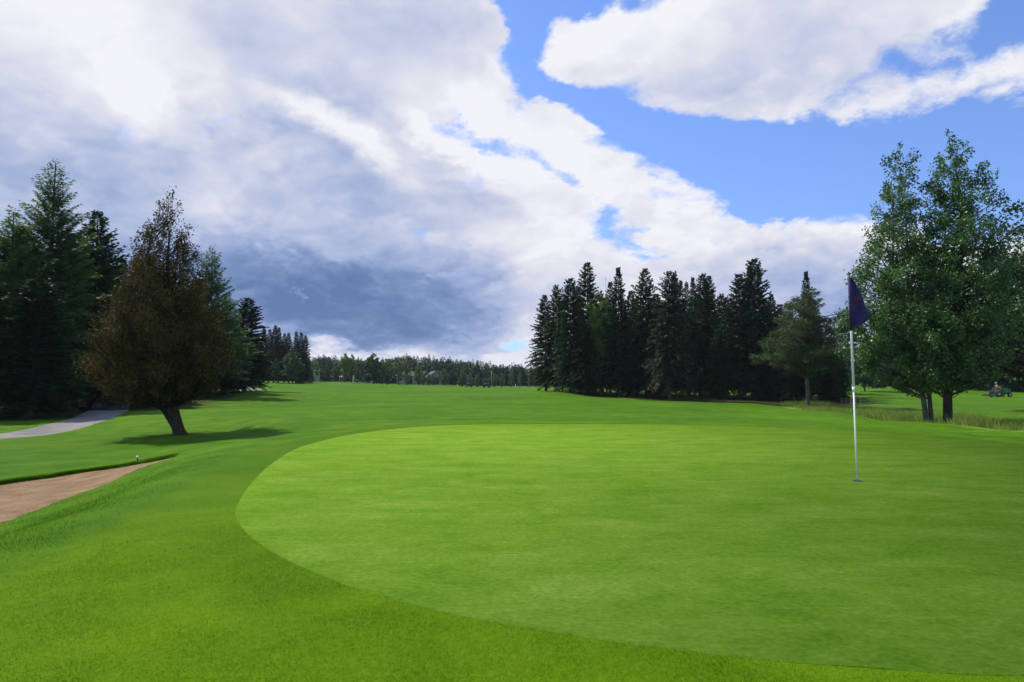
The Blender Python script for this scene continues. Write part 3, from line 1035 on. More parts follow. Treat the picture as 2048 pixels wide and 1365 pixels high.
def by_anchor(px, all_px, anchors, what):
    """name a tree by counting from the nearest landmark on its left"""
    ax, an = max([a for a in anchors if a[0] <= px] or [anchors[0]])
    k_ = sorted(p for p in all_px if p >= ax).index(px)
    return f'{what}, {ORD[k_]} to the right of the {an}'


left_fill = [(-80, 30, 470), (-30, 36, 500), (48, 39, 470), (70, 30.5, 560), (130, 38, 470), (150, 43, 500), (225, 46, 520), (210, 37, 590), (262, 42, 540), (285, 52, 520),
             (300, 39, 640), (330, 48, 560), (345, 57, 600), (385, 52, 560), (400, 44, 640), (432, 58, 640), (455, 48, 690), (468, 55, 650), (240, 62, 560), (120, 55, 520), (15, 50, 480), (180, 60, 510)]
for i, (px, Y, top) in enumerate(left_fill):
    put('spruce_tree', SP[(i * 5 + 1) % 6], 13.0, px, Y, top, i * 1.7, by_anchor(px, [f_[0] for f_ in left_fill], [(-200, 'left picture edge'), (22, 'wispy edge larch'), (90, 'tall larch'), (185, 'green fir'), (330, 'bronze cedar top'), (418, 'slim pale larch'), (447, 'short feathery larch')], 'shaded dark spruce'), group='dark spruces of the left stand', wide=1.2 + 0.3 * (i % 3 == 0))

# ---- spruce standing clear on the right of the left stand, and the row behind it
put('spruce_tree', SP[4], 13.0, 489, 60, 598, 0.9, 'layered dark spruce with a bare stem, standing clear just right of the left stand', wide=1.35)
row = [(515, 118, 668), (526, 122, 655), (537, 120, 660), (547, 119, 652), (556, 124, 657), (568, 119, 668), (577, 121, 667), (591, 120, 665), (600, 123, 666), (608, 120, 672), (505, 116, 690), (497, 125, 665), (480, 128, 668), (465, 122, 672)]
for i, (px, Y, top) in enumerate(row):
    put('spruce_tree', SP[(1, 3, 5)[i % 3]], 13.0, px, Y, top, i * 1.1, f'narrow dark spruce, {ORD[sorted(r_[0] for r_ in row).index(px)]} from the left in the distant row by the round willow', group='distant spruce row on the left', wide=0.95)

# ---- the grove right of centre
G = 'dark spruces of the grove right of centre'
grove = [  # px, Y, top, variant, wide, own label
    (1092, 78, 592, 0, 0.95, 'spruce at the left end of the grove, its branches reaching over the far treeline'),
    (1113, 76, 572, 2, 0.8, None), (1141, 71, 560, 4, 0.85, 'broad-topped dark spruce, second big one from the left of the grove'),
    (1176, 73, 528, 0, 0.85, 'tall spruce with an open layered top, tallest on the left side of the grove'),
    (1157, 82, 575, 3, 0.8, None), (1238, 70, 538, 3, 0.8, 'slim spruce with a sharp double tip, left of the grove middle'), (1221, 80, 566, 5, 0.8, None),
    (1294, 72, 540, 2, 0.85, 'wide-headed spruce with a rounded pointed top in the middle of the grove'),
    (1352, 84, 546, 5, 0.7, None), (1365, 88, 564, 3, 0.6, None), (1377, 90, 567, 5, 0.6, None), (1389, 88, 558, 3, 0.6, None),
    (1411, 74, 552, 4, 0.8, 'broad dark spruce with a blunt head right of the grove middle'), (1424, 80, 554, 0, 0.7, None),
    (1478, 70, 550, 0, 0.95, 'pointed dark spruce just left of the tallest tree of the grove'),
    (1512, 73, 522, 4, 0.85, 'tallest spruce of the grove, a dense narrow tower with a pointed top'),
    (1504, 80, 534, 3, 0.7, None), (1543, 78, 590, 1, 0.8, None),
    (1617, 84, 546, 3, 0.7, 'spruce whose narrow tip stands up behind the dull green larch'),
    (1580, 76, 625, 2, 0.9, None), (1600, 72, 650, 4, 0.9, None), (1640, 76, 640, 1, 1.0, None), (1660, 78, 675, 2, 1.1, None), (1676, 72, 705, 4, 1.3, None),
    (1125, 90, 610, 1, .9, None), (1190, 88, 600, 2, 1, None), (1205, 78, 600, 4, .9, None), (1262, 84, 585, 1, 1, None), (1276, 78, 600, 2, 1.0, None), (1315, 80, 590, 0, 1, None),
    (1335, 92, 610, 2, 1, None), (1400, 82, 590, 1, 1, None), (1445, 78, 590, 2, 1, None), (1455, 90, 600, 0, 1, None), (1530, 86, 600, 2, 1, None), (1560, 84, 610, 0, 1, None),
    (1255, 72, 640, 4, 1, None), (1380, 74, 640, 2, 1, None), (1168, 69, 640, 2, 1, None), (1437, 69, 660, 4, 1, None), (1545, 69, 655, 4, 1.1, None), (1310, 68, 650, 1, 1, None),
    (1490, 95, 600, 1, 1, None), (1625, 92, 630, 2, 1.2, None), (1655, 66, 725, 4, 1.4, None), (1300, 98, 600, 2, 1, None),
]
for i, (px, Y, top, v, w, lab) in enumerate(grove):
    if not lab:
        tips = sorted(g_[0] for g_ in grove if g_[2] < 597)
        lab = f'dark spruce of the grove, its tip {ORD[tips.index(px)]} from the left end' if px in tips and tips.index(px) < 20 else None
    if not lab:
        k_ = max([i_ for i_, p_ in enumerate(tips) if p_ <= px] or [0])
        near_ = lambda p_: max([i_ for i_, q_ in enumerate(tips) if q_ <= p_] or [0])
        rk = sorted(g_[1] + g_[0] * 1e-5 for g_ in grove if not g_[5] and not (g_[0] in tips[:20]) and near_(g_[0]) == k_).index(Y + px * 1e-5)
        lab = ['front', 'second', 'third', 'fourth', 'fifth', 'sixth', 'seventh', 'eighth'][rk] + '-row low spruce in the grove' + (f', just right of its {ORD[k_]} tip from the left' if k_ < 20 else f', just right of its {ORD[len(tips) - 1 - k_]} tip from the right')
    put('spruce_tree', SP[v], 13.0, px, Y, top, i * 2.4, lab, group=G, wide=w)
put('spruce_tree', SPW, 13.0, 1339, 64, 545, 0.4, 'brownish ragged spruce standing forward of the grove with its pale stem bare at the foot', wide=0.8)

# larch in front of the grove's right end
(x, y, z), H = tree_h(1615, 58, 578)
lg = leafy_meshes(61, H, [(0, .4), (.08, 2.4), (.2, 3.7), (.32, 3.9), (.45, 3.2), (.6, 2.9), (.75, 2.4), (.88, 1.6), (1, .3)], 330, 190, 0.24, 0.62, M_LARCH_D, B_GREY,
                  trunks=((0, 0, 0, 0, 0.17),), bare=2.6, ascend=0.15, shell=0.5, cent=[(0, 0), (.5, -.1), (1, .25)], flat=0.5, top_thin=0.35, lobes=0.28, aspect=0.22, droop=0.1, limb_r=0.03)
plant_tree('larch_tree', lg, (x, y, z), 0, 1.0, 'spreading dull green larch with a bare straight stem before the right end of the grove', 'tree')
# lit broadleaf top and dead snag inside the grove
BR = [leafy_meshes(70, 8.0, [(0, .7), (.15, 1.9), (.4, 2.3), (.7, 1.8), (.9, 1.0), (1, .3)], 95, 70, 0.30, 0.62, M_BROAD, B_DARK, bare=1.3),
      leafy_meshes(71, 8.0, [(0, 1.0), (.2, 2.6), (.45, 2.9), (.75, 2.4), (.93, 1.3), (1, .3)], 110, 70, 0.30, 0.66, M_BROAD, B_DARK, bare=0.9, flat=.9),
      leafy_meshes(72, 8.0, [(0, .6), (.2, 1.3), (.5, 1.5), (.8, 1.1), (1, .2)], 70, 70, 0.28, 0.55, M_BROAD_L, B_GREY, bare=1.2, spire=.4),
      leafy_meshes(73, 8.0, [(0, .6), (.2, 1.5), (.5, 1.8), (.8, 1.4), (1, .2)], 60, 55, 0.28, 0.55, M_BROAD_G, B_GREY, bare=1.2, top_thin=.4, spire=.4),
      leafy_meshes(75, 8.0, [(0, 2.2), (.2, 2.9), (.5, 2.8), (.75, 2.2), (.93, 1.2), (1, .3)], 130, 75, 0.32, 0.66, M_BROAD, B_DARK, bare=0.35, flat=.9),
      leafy_meshes(74, 8.0, [(0, 1.2), (.2, 2.2), (.5, 2.3), (.8, 1.7), (1, .3)], 90, 70, 0.30, 0.6, M_BROAD_G, B_DARK, bare=0.6)]
put('broadleaf_tree', BR[2], 8.0, 1201, 71.5, 585, 0.2, 'light green leafy tree squeezed between the dark spruces of the grove', wide=.75)
rgs = np.random.default_rng(5)
mb = MB(); mb.tube([(0, 0, 0), (0.05, 0, 6), (0, 0, 12)], [0.1, 0.06, 0.012], 6)
for i in range(60):
    z_ = rgs.uniform(4, 11.6); a = rgs.uniform(0, 6.28); L = (12.3 - z_) * .11 * rgs.uniform(.5, 1.4)
    mb.tube([(0, 0, z_), (math.cos(a) * L, math.sin(a) * L, z_ + L * .2)], [0.012, 0.004], 3, False)
(x, y, z), H = tree_h(1213, 75, 553)
o = mb.build('dead_tree', B_PALE, smooth=True, loc=(x, y, z)); o.scale = (1, 1, H / 12)
tag(o, 'thin grey dead tree with short bare twigs rising above the grove', 'tree')

# ---- poplars on the right
(x, y, z), H = tree_h(1856, 32, 288)
s_ = 32 / F
pop1 = leafy_meshes(81, H, [(0, 1.0), (.07, 2.0), (.18, 2.7), (.32, 2.75), (.45, 2.3), (.58, 2.0), (.66, 1.65), (.72, 1.3), (.82, 1.0), (.92, .62), (1, .15)], 420, 165, 0.105, 0.42,
                    M_POPLAR, B_GREY, trunks=((-.12, 0, -.5, 0, 0.105), (.14, .05, .2, .1, 0.09)), bare=1.5, ascend=0.5, shell=0.5,
                    cent=[(0, -.5), (.3, -.95), (.6, -.9), (1, -1.0)], flat=1.0, top_thin=0.45, lobes=0.2, aspect=0.85, spire=.35, limb_r=0.04)
plant_tree('poplar_tree', pop1, (x, y, z), 0, 1.0, 'twin-stemmed poplar, nearer the flagstick of the two big poplars', 'tree')
(x, y, z), H = tree_h(1893, 31, 252)
pop2 = leafy_meshes(82, H - .35, [(0, 1.0), (.08, 1.9), (.2, 2.3), (.35, 2.3), (.5, 2.1), (.62, 1.75), (.72, 1.55), (.82, 1.3), (.9, .85), (1, .2)], 450, 160, 0.105, 0.42,
                    M_POPLAR, B_DARK, trunks=((0, 0, 0, 0, 0.185),), bare=1.5, ascend=0.5, shell=0.5,
                    cent=[(0, .15), (.3, .5), (.6, .95), (.8, .90), (1, .5)], flat=1.0, top_thin=0.45, lobes=0.2, aspect=0.85, spire=.35, limb_r=0.04)
plant_tree('poplar_tree', pop2, (x, y, z), 0, 1.0, 'tallest poplar, on a single thick dark trunk just right of the twin-stemmed one', 'tree')
pop3 = leafy_meshes(83, 10.0, [(0, 1.8), (.1, 3.0), (.3, 3.6), (.5, 3.2), (.7, 2.3), (.88, 1.3), (1, .3)], 260, 130, 0.14, 0.55,
                    M_BROAD, B_DARK, trunks=((0, 0, 0, 0, 0.19),), bare=2.0, ascend=0.5, shell=0.5, flat=.9, top_thin=.45, lobes=.25, aspect=.8, limb_r=.045)
put('broadleaf_tree', pop3, 10.0, 2112, 37, 372, 0.4, 'dark leafy tree cut by the right edge of the photo, behind the tall poplar', wide=1.12)
put('broadleaf_tree', pop3, 10.0, 2098, 50, 470, 2.2, 'dark leafy tree filling the right edge below and behind the nearer edge tree', wide=1.15)
put('broadleaf_tree', BR[1], 8.0, 1729, 96, 690, 0.4, 'small dark tree with a bare stem beyond the weeds, seen just right of the flagstick', wide=.8)
belt_px = [1700, 1745, 1768, 1790, 1815, 1840, 1868, 1895, 1925, 1950, 1985, 2020, 2050, 2090, 1960, 2035, 1905]
for i, (px, Y, top, v, w) in enumerate([(1700, 128, 700, 1, .9), (1745, 118, 685, 0, 1), (1768, 122, 680, 4, 1.1), (1790, 116, 665, 4, 1), (1815, 124, 660, 4, 1.1), (1840, 120, 650, 1, .9), (1868, 118, 640, 4, 1),
                                       (1895, 120, 630, 1, .9), (1925, 116, 640, 4, .9), (1950, 122, 620, 4, 1), (1985, 112, 610, 4, .85), (2020, 112, 600, 1, .9), (2050, 108, 620, 4, 1), (2090, 104, 600, 4, 1),
                                       (1960, 106, 665, 4, 1.2), (2035, 102, 665, 4, 1.1), (1905, 108, 680, 4, 1.1)]):
    put('broadleaf_tree', BR[v], 8.0, px, Y, top, i * 1.3, by_anchor(px, belt_px, [(1700, 'flagstick'), (1856, 'twin poplar stems'), (1893, 'thick poplar trunk'), (1993, 'riding mower')], 'dark leafy tree in the belt'), group='dark trees behind the mower', wide=w)

# ---- far edge of the fairway: individual trees
far = [
    (585, 112, 698, 1, 1.0, 'round dark willow-like tree in front of the distant spruce row'),
    (632, 150, 716, 2, 0.8, 'small light green tree right of the round willow, beside the shelter'),
    (552, 114, 712, 0, 0.7, None), (690, 146, 702, 2, 0.9, 'light yellow-green leafy tree left of the pale two-storey house'),
    (703, 147, 704, 2, 0.8, None), (747, 148, 702, 0, 0.95, 'darkest bushy tree just right of the pale two-storey house'), (738, 150, 712, 1, .6, None), (774, 149, 711, 5, 0.9, None), (716, 150, 712, 5, .7, None), (733, 152, 718, 0, .6, None), (765, 152, 716, 1, .7, None),
    (797, 152, 708, 3, 0.9, 'thin greyish tree with sparse leaves at the middle of the far treeline'), (812, 150, 714, 3, .9, None), (838, 152, 724, 5, 0.9, 'rounded grey-green tree before the low cream house'),
    (858, 148, 742, 5, 0.9, None), (888, 150, 733, 5, 1.0, None), (902, 154, 735, 1, .7, None), (925, 152, 737, 5, .9, None), (940, 154, 740, 5, .8, None), (955, 152, 742, 5, .8, None),
    (990, 156, 741, 5, .8, None), (1022, 156, 740, 3, .8, None), (1040, 156, 741, 3, .8, None), (1004, 158, 745, 5, .7, None), (1072, 158, 745, 5, .8, None), (1088, 156, 748, 1, .8, None),
    (730, 146, 742, 3, .6, None), (847, 146, 741, 5, .9, None), (866, 147, 744, 5, .8, None), (816, 147, 743, 5, .7, None), (822, 149, 748, 1, .6, None), (875, 152, 750, 1, .7, None), (970, 158, 752, 1, .9, None), (672, 160, 728, 1, .9, None), (655, 165, 726, 0, .9, None),
]
for i, (px, Y, top, v, w, lab) in enumerate(far):
    put('broadleaf_tree', BR[v], 8.0, px, Y, top + 5, i * 2.1, lab or by_anchor(px, [f_[0] for f_ in far], [(500, 'layered spruce'), (585, 'round willow'), (634, 'post shelter'), (674, 'tiny hut'), (726, 'blue grey house'),
                                                                              (824, 'cream cottage'), (868, 'grey-roofed house'), (938, 'left golf cart'), (974, 'right golf cart'), (1058, 'grey pole')],
                                                    ['dark green tree', 'broad dark tree', 'slender light green tree', 'sparse greyish tree', 'low bushy dark tree', 'rounded grey-green tree'][v]), group='leafy trees at the far edge of the fairway', wide=w)

# ---- far-off wood: one mass
def forest():
    rg = np.random.default_rng(9)
    C, A, B, T = [], [], [], []
    tops = [(560, 712), (620, 719), (660, 716), (700, 722), (760, 722), (800, 715), (860, 718), (900, 722), (960, 728), (1000, 732), (1060, 737), (1100, 740), (1200, 745), (1500, 740), (1700, 735), (2100, 720)]
    tx, ty = zip(*tops)
    for i in range(1250):
        r_ = rg.random()
        px = rg.uniform(430, 1110) if r_ < .70 else (rg.uniform(1080, 2150) if r_ < .9 else rg.uniform(-400, 450))
        Y = rg.uniform(178, 265)
        x, y, z = ground_at(px, Y)
        H = at_depth(px, np.interp(px, tx, ty) + rg.normal(0, 4.0) + (270 - Y) * .02, Y)[2] - z
        n = 330
        t = rg.random(n) ** 1.15
        a = rg.uniform(0, 6.28, n)
        if rg.random() < .8:
            r = (1 - t) ** .85 * H * rg.uniform(.17, .24) + .12
        else:
            r = np.sqrt(np.clip(1 - (t * 2 - 1) ** 2, 0, 1)) * H * .25
        r = r * rg.uniform(.55, 1.05, n)
        P = np.stack([x + np.cos(a) * r, y + np.sin(a) * r, z + .3 + t * (H - .3)], -1)
        D = unit(np.stack([np.cos(a), np.sin(a), rg.uniform(-.7, .3, n)], -1))
        W = unit(np.cross(D, rg.normal(0, 1, (n, 3)) + np.array([0, 0, 1.])))
        s = rg.uniform(.6, 1.2, n) * (1.15 - .8 * t)
        C.append(P); A.append(D * (s * .5)[:, None]); B.append(W * (s * .28)[:, None]); T.append(np.clip(rg.normal(.45, .15) + rg.normal(0, .15, n), 0, 1))
    me = cards_mesh('forest', np.concatenate(C), np.concatenate(A), np.concatenate(B), np.concatenate(T), M_FOREST)
    tag(link_obj('forest', me), 'far-off dark green wood along the horizon', None, None, 'stuff')
forest()
# ============================================================ OBJECTS
M_WHITE = simple_mat('white_paint', (0.84, 0.85, 0.84), 0.35, var=0.06)
M_FLAG = simple_mat('navy_cloth', (0.030, 0.018, 0.095), 0.75, var=0.25, scale=14)
M_RED = simple_mat('red_print', (0.16, 0.018, 0.035), 0.8, var=0.3, scale=30)
M_BLACK = simple_mat('black_rubber_and_hole_shade', (0.012, 0.012, 0.012), 0.7)  # tyres and other black parts, also the painted shade in the golf hole
M_DKGREY = simple_mat('dark_metal', (0.04, 0.042, 0.045), 0.45, metal=0.3)
M_MGREEN = simple_mat('green_paint', (0.012, 0.13, 0.045), 0.28, var=0.15, coat=0.4)
M_DECK = simple_mat('dark_green_steel', (0.012, 0.035, 0.022), 0.5)
M_YELLOW = simple_mat('yellow_vinyl', (0.55, 0.42, 0.08), 0.5)
M_WOOD = simple_mat('weathered_wood', (0.12, 0.085, 0.06), 0.85, scale=12)
M_WOODP = simple_mat('pale_wood', (0.32, 0.28, 0.23), 0.8, scale=12)
M_WALLB = simple_mat('pale_blue_siding', (0.24, 0.28, 0.33), 0.7, var=0.08)
M_CREAM = simple_mat('cream_siding', (0.27, 0.25, 0.22), 0.7, var=0.08)
M_ROOFG = simple_mat('grey_shingles', (0.07, 0.07, 0.075), 0.85, var=0.2, scale=3)
M_ROOFD = simple_mat('dark_shingles', (0.06, 0.05, 0.05), 0.85, var=0.2, scale=3)
M_GLASS = simple_mat('window_glass', (0.03, 0.04, 0.05), 0.1, spec=0.6)
M_STONE = simple_mat('granite', (0.26, 0.25, 0.24), 0.85, scale=5, bump=0.02)
M_SKIN = simple_mat('skin', (0.45, 0.26, 0.18), 0.6, var=0.08)
M_JACKET = simple_mat('dark_jacket', (0.05, 0.06, 0.075), 0.8)
M_TROUSERS = simple_mat('grey_trousers', (0.085, 0.09, 0.10), 0.85)
M_CAP = simple_mat('white_cap', (0.7, 0.7, 0.7), 0.7, var=0.05)
M_HAIR = simple_mat('brown_hair', (0.03, 0.02, 0.015), 0.7)

# ---- hole and flagstick
hx, hy = on_level(1714.5, 961.5, CAMZ - 0.008)
shaded_cup = MB()
n = 40
ring = [(math.cos(2 * math.pi * i / n), math.sin(2 * math.pi * i / n)) for i in range(n)]
shaded_cup.add([(a * .054, b * .054, .0075) for a, b in ring] + [(a * .0505, b * .0505, .0075) for a, b in ring] + [(a * .054, b * .054, 0.0) for a, b in ring],
        [[i, (i + 1) % n, n + (i + 1) % n, n + i] for i in range(n)] + [[2 * n + i, 2 * n + (i + 1) % n, (i + 1) % n, i] for i in range(n)])
hole = empty('golf_hole', (hx, hy, 0), 0, 'round hole in the putting green that the flagstick stands in', 'golf hole')
shaded_cup.build('rim', M_WOOD, hole)
fl = MB(); fl.add([(a * .0505, b * .0505, .0068) for a, b in ring], [list(range(n))]); fl.build('shaded_cup', M_BLACK, hole)  # flat black disc: the shade inside the hole is put into its colour

fs = empty('flagstick', (hx, hy, 0), 0, 'white flagstick with a drooping dark purple pennant, standing in the hole on the green', 'flagstick')
top = at_depth(1698.5, 556, hy + 0.0)
lx, lh = top[0] - hx, top[2]
pm = MB()
pm.tube([(0, 0, 0.0), (lx * .45, 0, lh * .45)], [0.0085, 0.0095], 12)
pm.tube([(lx * .45, 0, lh * .45 - .01), (lx, 0, lh)], [0.0125, 0.0115], 12)
pm.build('pole', M_WHITE, fs, smooth=True)
fe = MB(); fe.tube([(lx * .45, 0, lh * .45 - .03), (lx * .452, 0, lh * .45 + .02)], 0.0145, 12); fe.build('ferrule', M_WHITE, fs, smooth=True)
m_px = hy / F


def flag_pt(u, v, off=0.0):
    """u down the hoist, v outwards"""
    W = np.interp(u, [0, .08, .74, .9, 1.0], [.022, .055, .225, .12, .022])
    x = v * W
    z = -u * .575 + v * 0.0 + (0.02 * math.sin(v * 3.0) * u)
    y = -0.018 * math.sin(v * 9.0 + u * 2.2) * (0.35 + u) * min(1, v * 4) - 0.010 * math.sin(u * 13 + v * 4) * v - 0.012
    return (x + lx * (1 - u * .27) + 0.0, y - off, lh + z - .002)


nu, nv = 26, 16
fv, ff = [], []
for s_ in (0, 1):
    for i in range(nu + 1):
        for j in range(nv + 1):
            fv.append(flag_pt(i / nu, j / nv, 0.0018 * s_))
per = (nu + 1) * (nv + 1)
for i in range(nu):
    for j in range(nv):
        a = i * (nv + 1) + j
        ff.append([a, a + 1, a + nv + 2, a + nv + 1])
        ff.append([per + a, per + a + nv + 1, per + a + nv + 2, per + a + 1])
edge = [j for j in range(nv + 1)] + [i * (nv + 1) + nv for i in range(1, nu + 1)] + [nu * (nv + 1) + j for j in range(nv - 1, -1, -1)] + [i * (nv + 1) for i in range(nu - 1, 0, -1)]
for a, b in zip(edge, edge[1:] + edge[:1]):
    ff.append([a, a + per, b + per, b])
MB().add(fv, ff).build('flag', M_FLAG, fs, smooth=True)
fl_ = [c for c in fs.children if c.name.startswith('flag')] or [o for o in bpy.data.objects if o.name == 'flag']
em = MB()
ev, ef = [flag_pt(.42, .45, .0045)], []
ne = 20
for i in range(ne):
    a = 2 * math.pi * i / ne
    r_ = 0.75 + 0.25 * math.cos(3 * a + .6)
    ev.append(flag_pt(.42 + .075 * r_ * math.sin(a), .45 + .26 * r_ * math.cos(a), .0045))
for i in range(ne):
    ef.append([0, 1 + i, 1 + (i + 1) % ne])
em.add(ev, ef).build('emblem', M_RED, fl_[0])
sl = MB(); sl.tube([(lx, 0, lh + .004), (lx * .73, 0, lh - .585)], 0.016, 12); sl.build('sleeve', M_FLAG, fs, smooth=True)

# ---- peg on the bunker lip
px_, py_ = on_level(271, 930, 1.575)
pz_ = hz(px_, py_ + .06)
peg = empty('marker_peg', (px_, py_ + .06, pz_), 0, 'tiny peg with a white round head on the grassy lip of the bunker', 'peg')
MB().tube([(0, 0, -.03), (0, 0, .07)], .012, 8).build('stem', M_DKGREY, peg)
MB().tube([(0, 0, .068), (0, 0, .075), (0, 0, .09), (0, 0, .105), (0, 0, .112)], [.012, .021, .025, .019, .004], 12).build('head', M_WHITE, peg, smooth=True)


# ---- riding mower with its driver (front of the machine towards -x)
def mower():
    x, y, z = ground_at(1994, 85)
    r = empty('riding_mower', (x, y, z), 0.06, 'green riding mower with a yellow seat working on the mown ground at the right edge', 'mower')
    MB().prism([(.25, .55), (.30, .98), (.45, 1.10), (1.05, 1.06), (1.32, .92), (1.42, .62), (1.40, .45), (.3, .45)], -.42, .42).build('hood', M_MGREEN, r)
    b = MB().box((.45, 0, .42), (1.9, .55, .16), bev=.03).box((-.35, 0, .50), (.75, .95, .07), bev=.02).box((-.72, 0, .66), (.10, .6, .36), bev=.03)
    b.box((-.35, .52, .62), (.6, .22, .12), bev=.03).box((-.35, -.52, .62), (.6, .22, .12), bev=.03)
    b.build('chassis', M_DKGREY, r)
    MB().box((.02, 0, .78), (.46, .48, .12), bev=.04).box((.27, 0, 1.06), (.12, .46, .50), bev=.04).build('seat', M_YELLOW, r)
    sw = MB()
    sw.tube([(-.62, 0, .72), (-.48, 0, 1.02)], .03, 8)
    rg_ = [(-.47 + .05 * math.cos(a), .19 * math.sin(a), 1.04 + .16 * math.cos(a) * .9) for a in np.linspace(0, 2 * math.pi, 17)]
    sw.tube(rg_, .015, 6, False)
    sw.build('steering_wheel', M_BLACK, r)
    rb = MB(); rb.tube([(.42, -.46, .5), (.44, -.46, 1.35), (.44, .46, 1.35), (.42, .46, .5)], .03, 8); rb.build('roll_bar', M_DKGREY, r)
    dk = r
    for yy in (-.75, 0, .75):
        d = MB().box((-1.05 if yy == 0 else -.95, yy, .22), (.62, .70, .20), bev=.05).box((-1.05 if yy == 0 else -.95, yy, .35), (.30, .30, .10), bev=.03)
        d.build('cutting_deck', M_DECK, r)
    ar = MB(); ar.tube([(-.7, 0, .42), (-1.0, 0, .40)], .04, 8).tube([(-.5, 0, .45), (-.9, .75, .38)], .035, 8).tube([(-.5, 0, .45), (-.9, -.75, .38)], .035, 8); ar.build('lift_arm', M_DKGREY, r)
    for xx, rr, ww in ((-.32, .36, .26), (1.12, .27, .20)):
        for s in (-1, 1):
            w = MB().wheel((xx, s * .58, rr), rr, ww).build('wheel', M_BLACK, r, smooth=True)
            MB().wheel((xx, s * .58, rr), rr * .52, ww * 1.08).build('rim', M_YELLOW, w)
    return r


def skin_mesh(name, verts, edges, radii, mat, parent, root=0, sub=1):
    me = bpy.data.meshes.new(name)
    me.from_pydata(verts, edges, [])
    me.materials.append(mat)
    o = link_obj(name, me, parent)
    md = o.modifiers.new('skin', 'SKIN')
    md.use_smooth_shade = True
    for i, rr in enumerate(radii):
        v = me.skin_vertices[0].data[i]
        v.radius = rr if hasattr(rr, '__len__') else (rr, rr)
        v.use_root = (i == root)
    sb = o.modifiers.new('sub', 'SUBSURF'); sb.levels = sub; sb.render_levels = sub
    return o


def driver(mw):
    # seated person, looking towards -x; hips on the seat (top 0.84 above ground)
    V, E, Rr = [], [], []
    def add(p, r, frm=None):
        V.append(p); Rr.append(r)
        if frm is not None:
            E.append((frm, len(V) - 1))
        return len(V) - 1
    pel = add((.05, 0, .96), (.15, .12))
    ch = add((.02, 0, 1.20), (.15, .11), pel)
    sh = add((-.03, 0, 1.42), (.15, .10), ch)
    nk = add((-.06, 0, 1.52), .052, sh)
    hd = add((-.08, 0, 1.60), .082, nk)
    hd2 = add((-.085, 0, 1.68), (.088, .10), hd)
    hd3 = add((-.08, 0, 1.75), .070, hd2)
    add((-.185, 0, 1.655), .014, hd2)                       # nose
    arms, legs = [], []
    for s in (-1, 1):
        a1 = add((-.03, s * .19, 1.40), .062, sh)
        a2 = add((-.12, s * .25, 1.17), .047, a1)
        a3 = add((-.36, s * .19, 1.08), .032, a2)
        a4 = add((-.43, s * .16, 1.09), (.038, .018), a3)
        arms.append((a1, a2, a3))
        for k, (dy, L) in enumerate(((-.03, .07), (-.01, .085), (.012, .08), (.032, .062))):
            f1 = add((-.43 - L * .55, s * .16 + dy, 1.105), .0095, a4)
            add((-.43 - L * .7, s * .16 + dy, 1.07), .008, f1)
        t1 = add((-.42, s * .16 - s * .045, 1.07), .010, a4)
        add((-.46, s * .16 - s * .06, 1.045), .009, t1)
        l1 = add((-.02, s * .11, .93), .095, pel)
        l2 = add((-.40, s * .15, .98), .068, l1)
        l3 = add((-.52, s * .16, .64), .048, l2)
        l4 = add((-.64, s * .16, .60), (.045, .035), l3)
        legs.append((l1, l2, l3, l4))
    loc = mw.matrix_world.translation.copy() if False else Vector(mw.location)
    p = skin_mesh('person', V, E, Rr, M_SKIN, None)
    p.location = loc; p.rotation_euler = mw.rotation_euler
    tag(p, 'person in dark clothes and a white cap seated driving the green riding mower', 'person')
    g = lambda ids: ([V[i] for i in ids])
    inf = lambda r, k: tuple(q + k for q in r) if hasattr(r, '__len__') else r + k
    (a1, a2, a3), (b1, b2, b3) = arms
    ids = [pel, ch, sh, a1, a2, a3, b1, b2, b3]
    skin_mesh('jacket', g(ids), [(0, 1), (1, 2), (2, 3), (3, 4), (4, 5), (2, 6), (6, 7), (7, 8)], [inf(Rr[i], .022) for i in ids], M_JACKET, p)
    (l1, l2, l3, l4), (m1, m2, m3, m4) = legs
    ids = [pel, l1, l2, l3, m1, m2, m3]
    skin_mesh('trousers', g(ids), [(0, 1), (1, 2), (2, 3), (0, 4), (4, 5), (5, 6)], [inf(Rr[i], .018) for i in ids], M_TROUSERS, p)
    for q in (l4, m4):
        x, y, z = V[q]
        MB().box((x - .01, y, z - .01), (.27, .10, .09), bev=.03).build('shoe', M_BLACK, p)
    MB().tube([(-.08, 0, 1.70), (-.08, 0, 1.74), (-.08, 0, 1.785), (-.08, 0, 1.81)], [.112, .112, .085, .02], 16).box((-.20, 0, 1.715), (.12, .14, .014), bev=.004).build('cap', M_CAP, p, smooth=False)
    MB().tube([(-.06, 0, 1.60), (-.055, 0, 1.66), (-.06, 0, 1.71)], [.085, .102, .108], 14).build('hair', M_HAIR, p, smooth=True)


MW = mower()
driver(MW)


# ---- golf carts, far side
def cart():
    r = empty('golf_cart', (0, 0, 0))
    MB().box((0, 0, .45), (1.15, 2.2, .30), bev=.08).box((0, -.95, .68), (1.0, .35, .35), bev=.1).build('body', M_DKGREY, r)
    MB().box((0, .1, .80), (1.0, .5, .14), bev=.04).box((0, .38, 1.05), (1.0, .12, .45), bev=.04).build('seat', M_CREAM, r)
    MB().box((0, .05, 1.88), (1.25, 1.7, .07), bev=.03).build('roof', M_CREAM, r)
    for sx in (-.52, .52):
        for yy in (-.72, .75):
            MB().tube([(sx, yy, .6), (sx * .98, yy * .9, 1.86)], .022, 6).build('roof_post', M_DKGREY, r)
            s_ = MB().wheel((0, 0, 0), .23, .18).build('wheel', M_BLACK, r, smooth=True)
            s_.rotation_euler = (0, 0, R(90)); s_.location = (sx, yy * 1.05, .23)
    MB().box((0, -.80, 1.35), (1.0, .02, .75)).build('windscreen', M_GLASS, r)
    return r


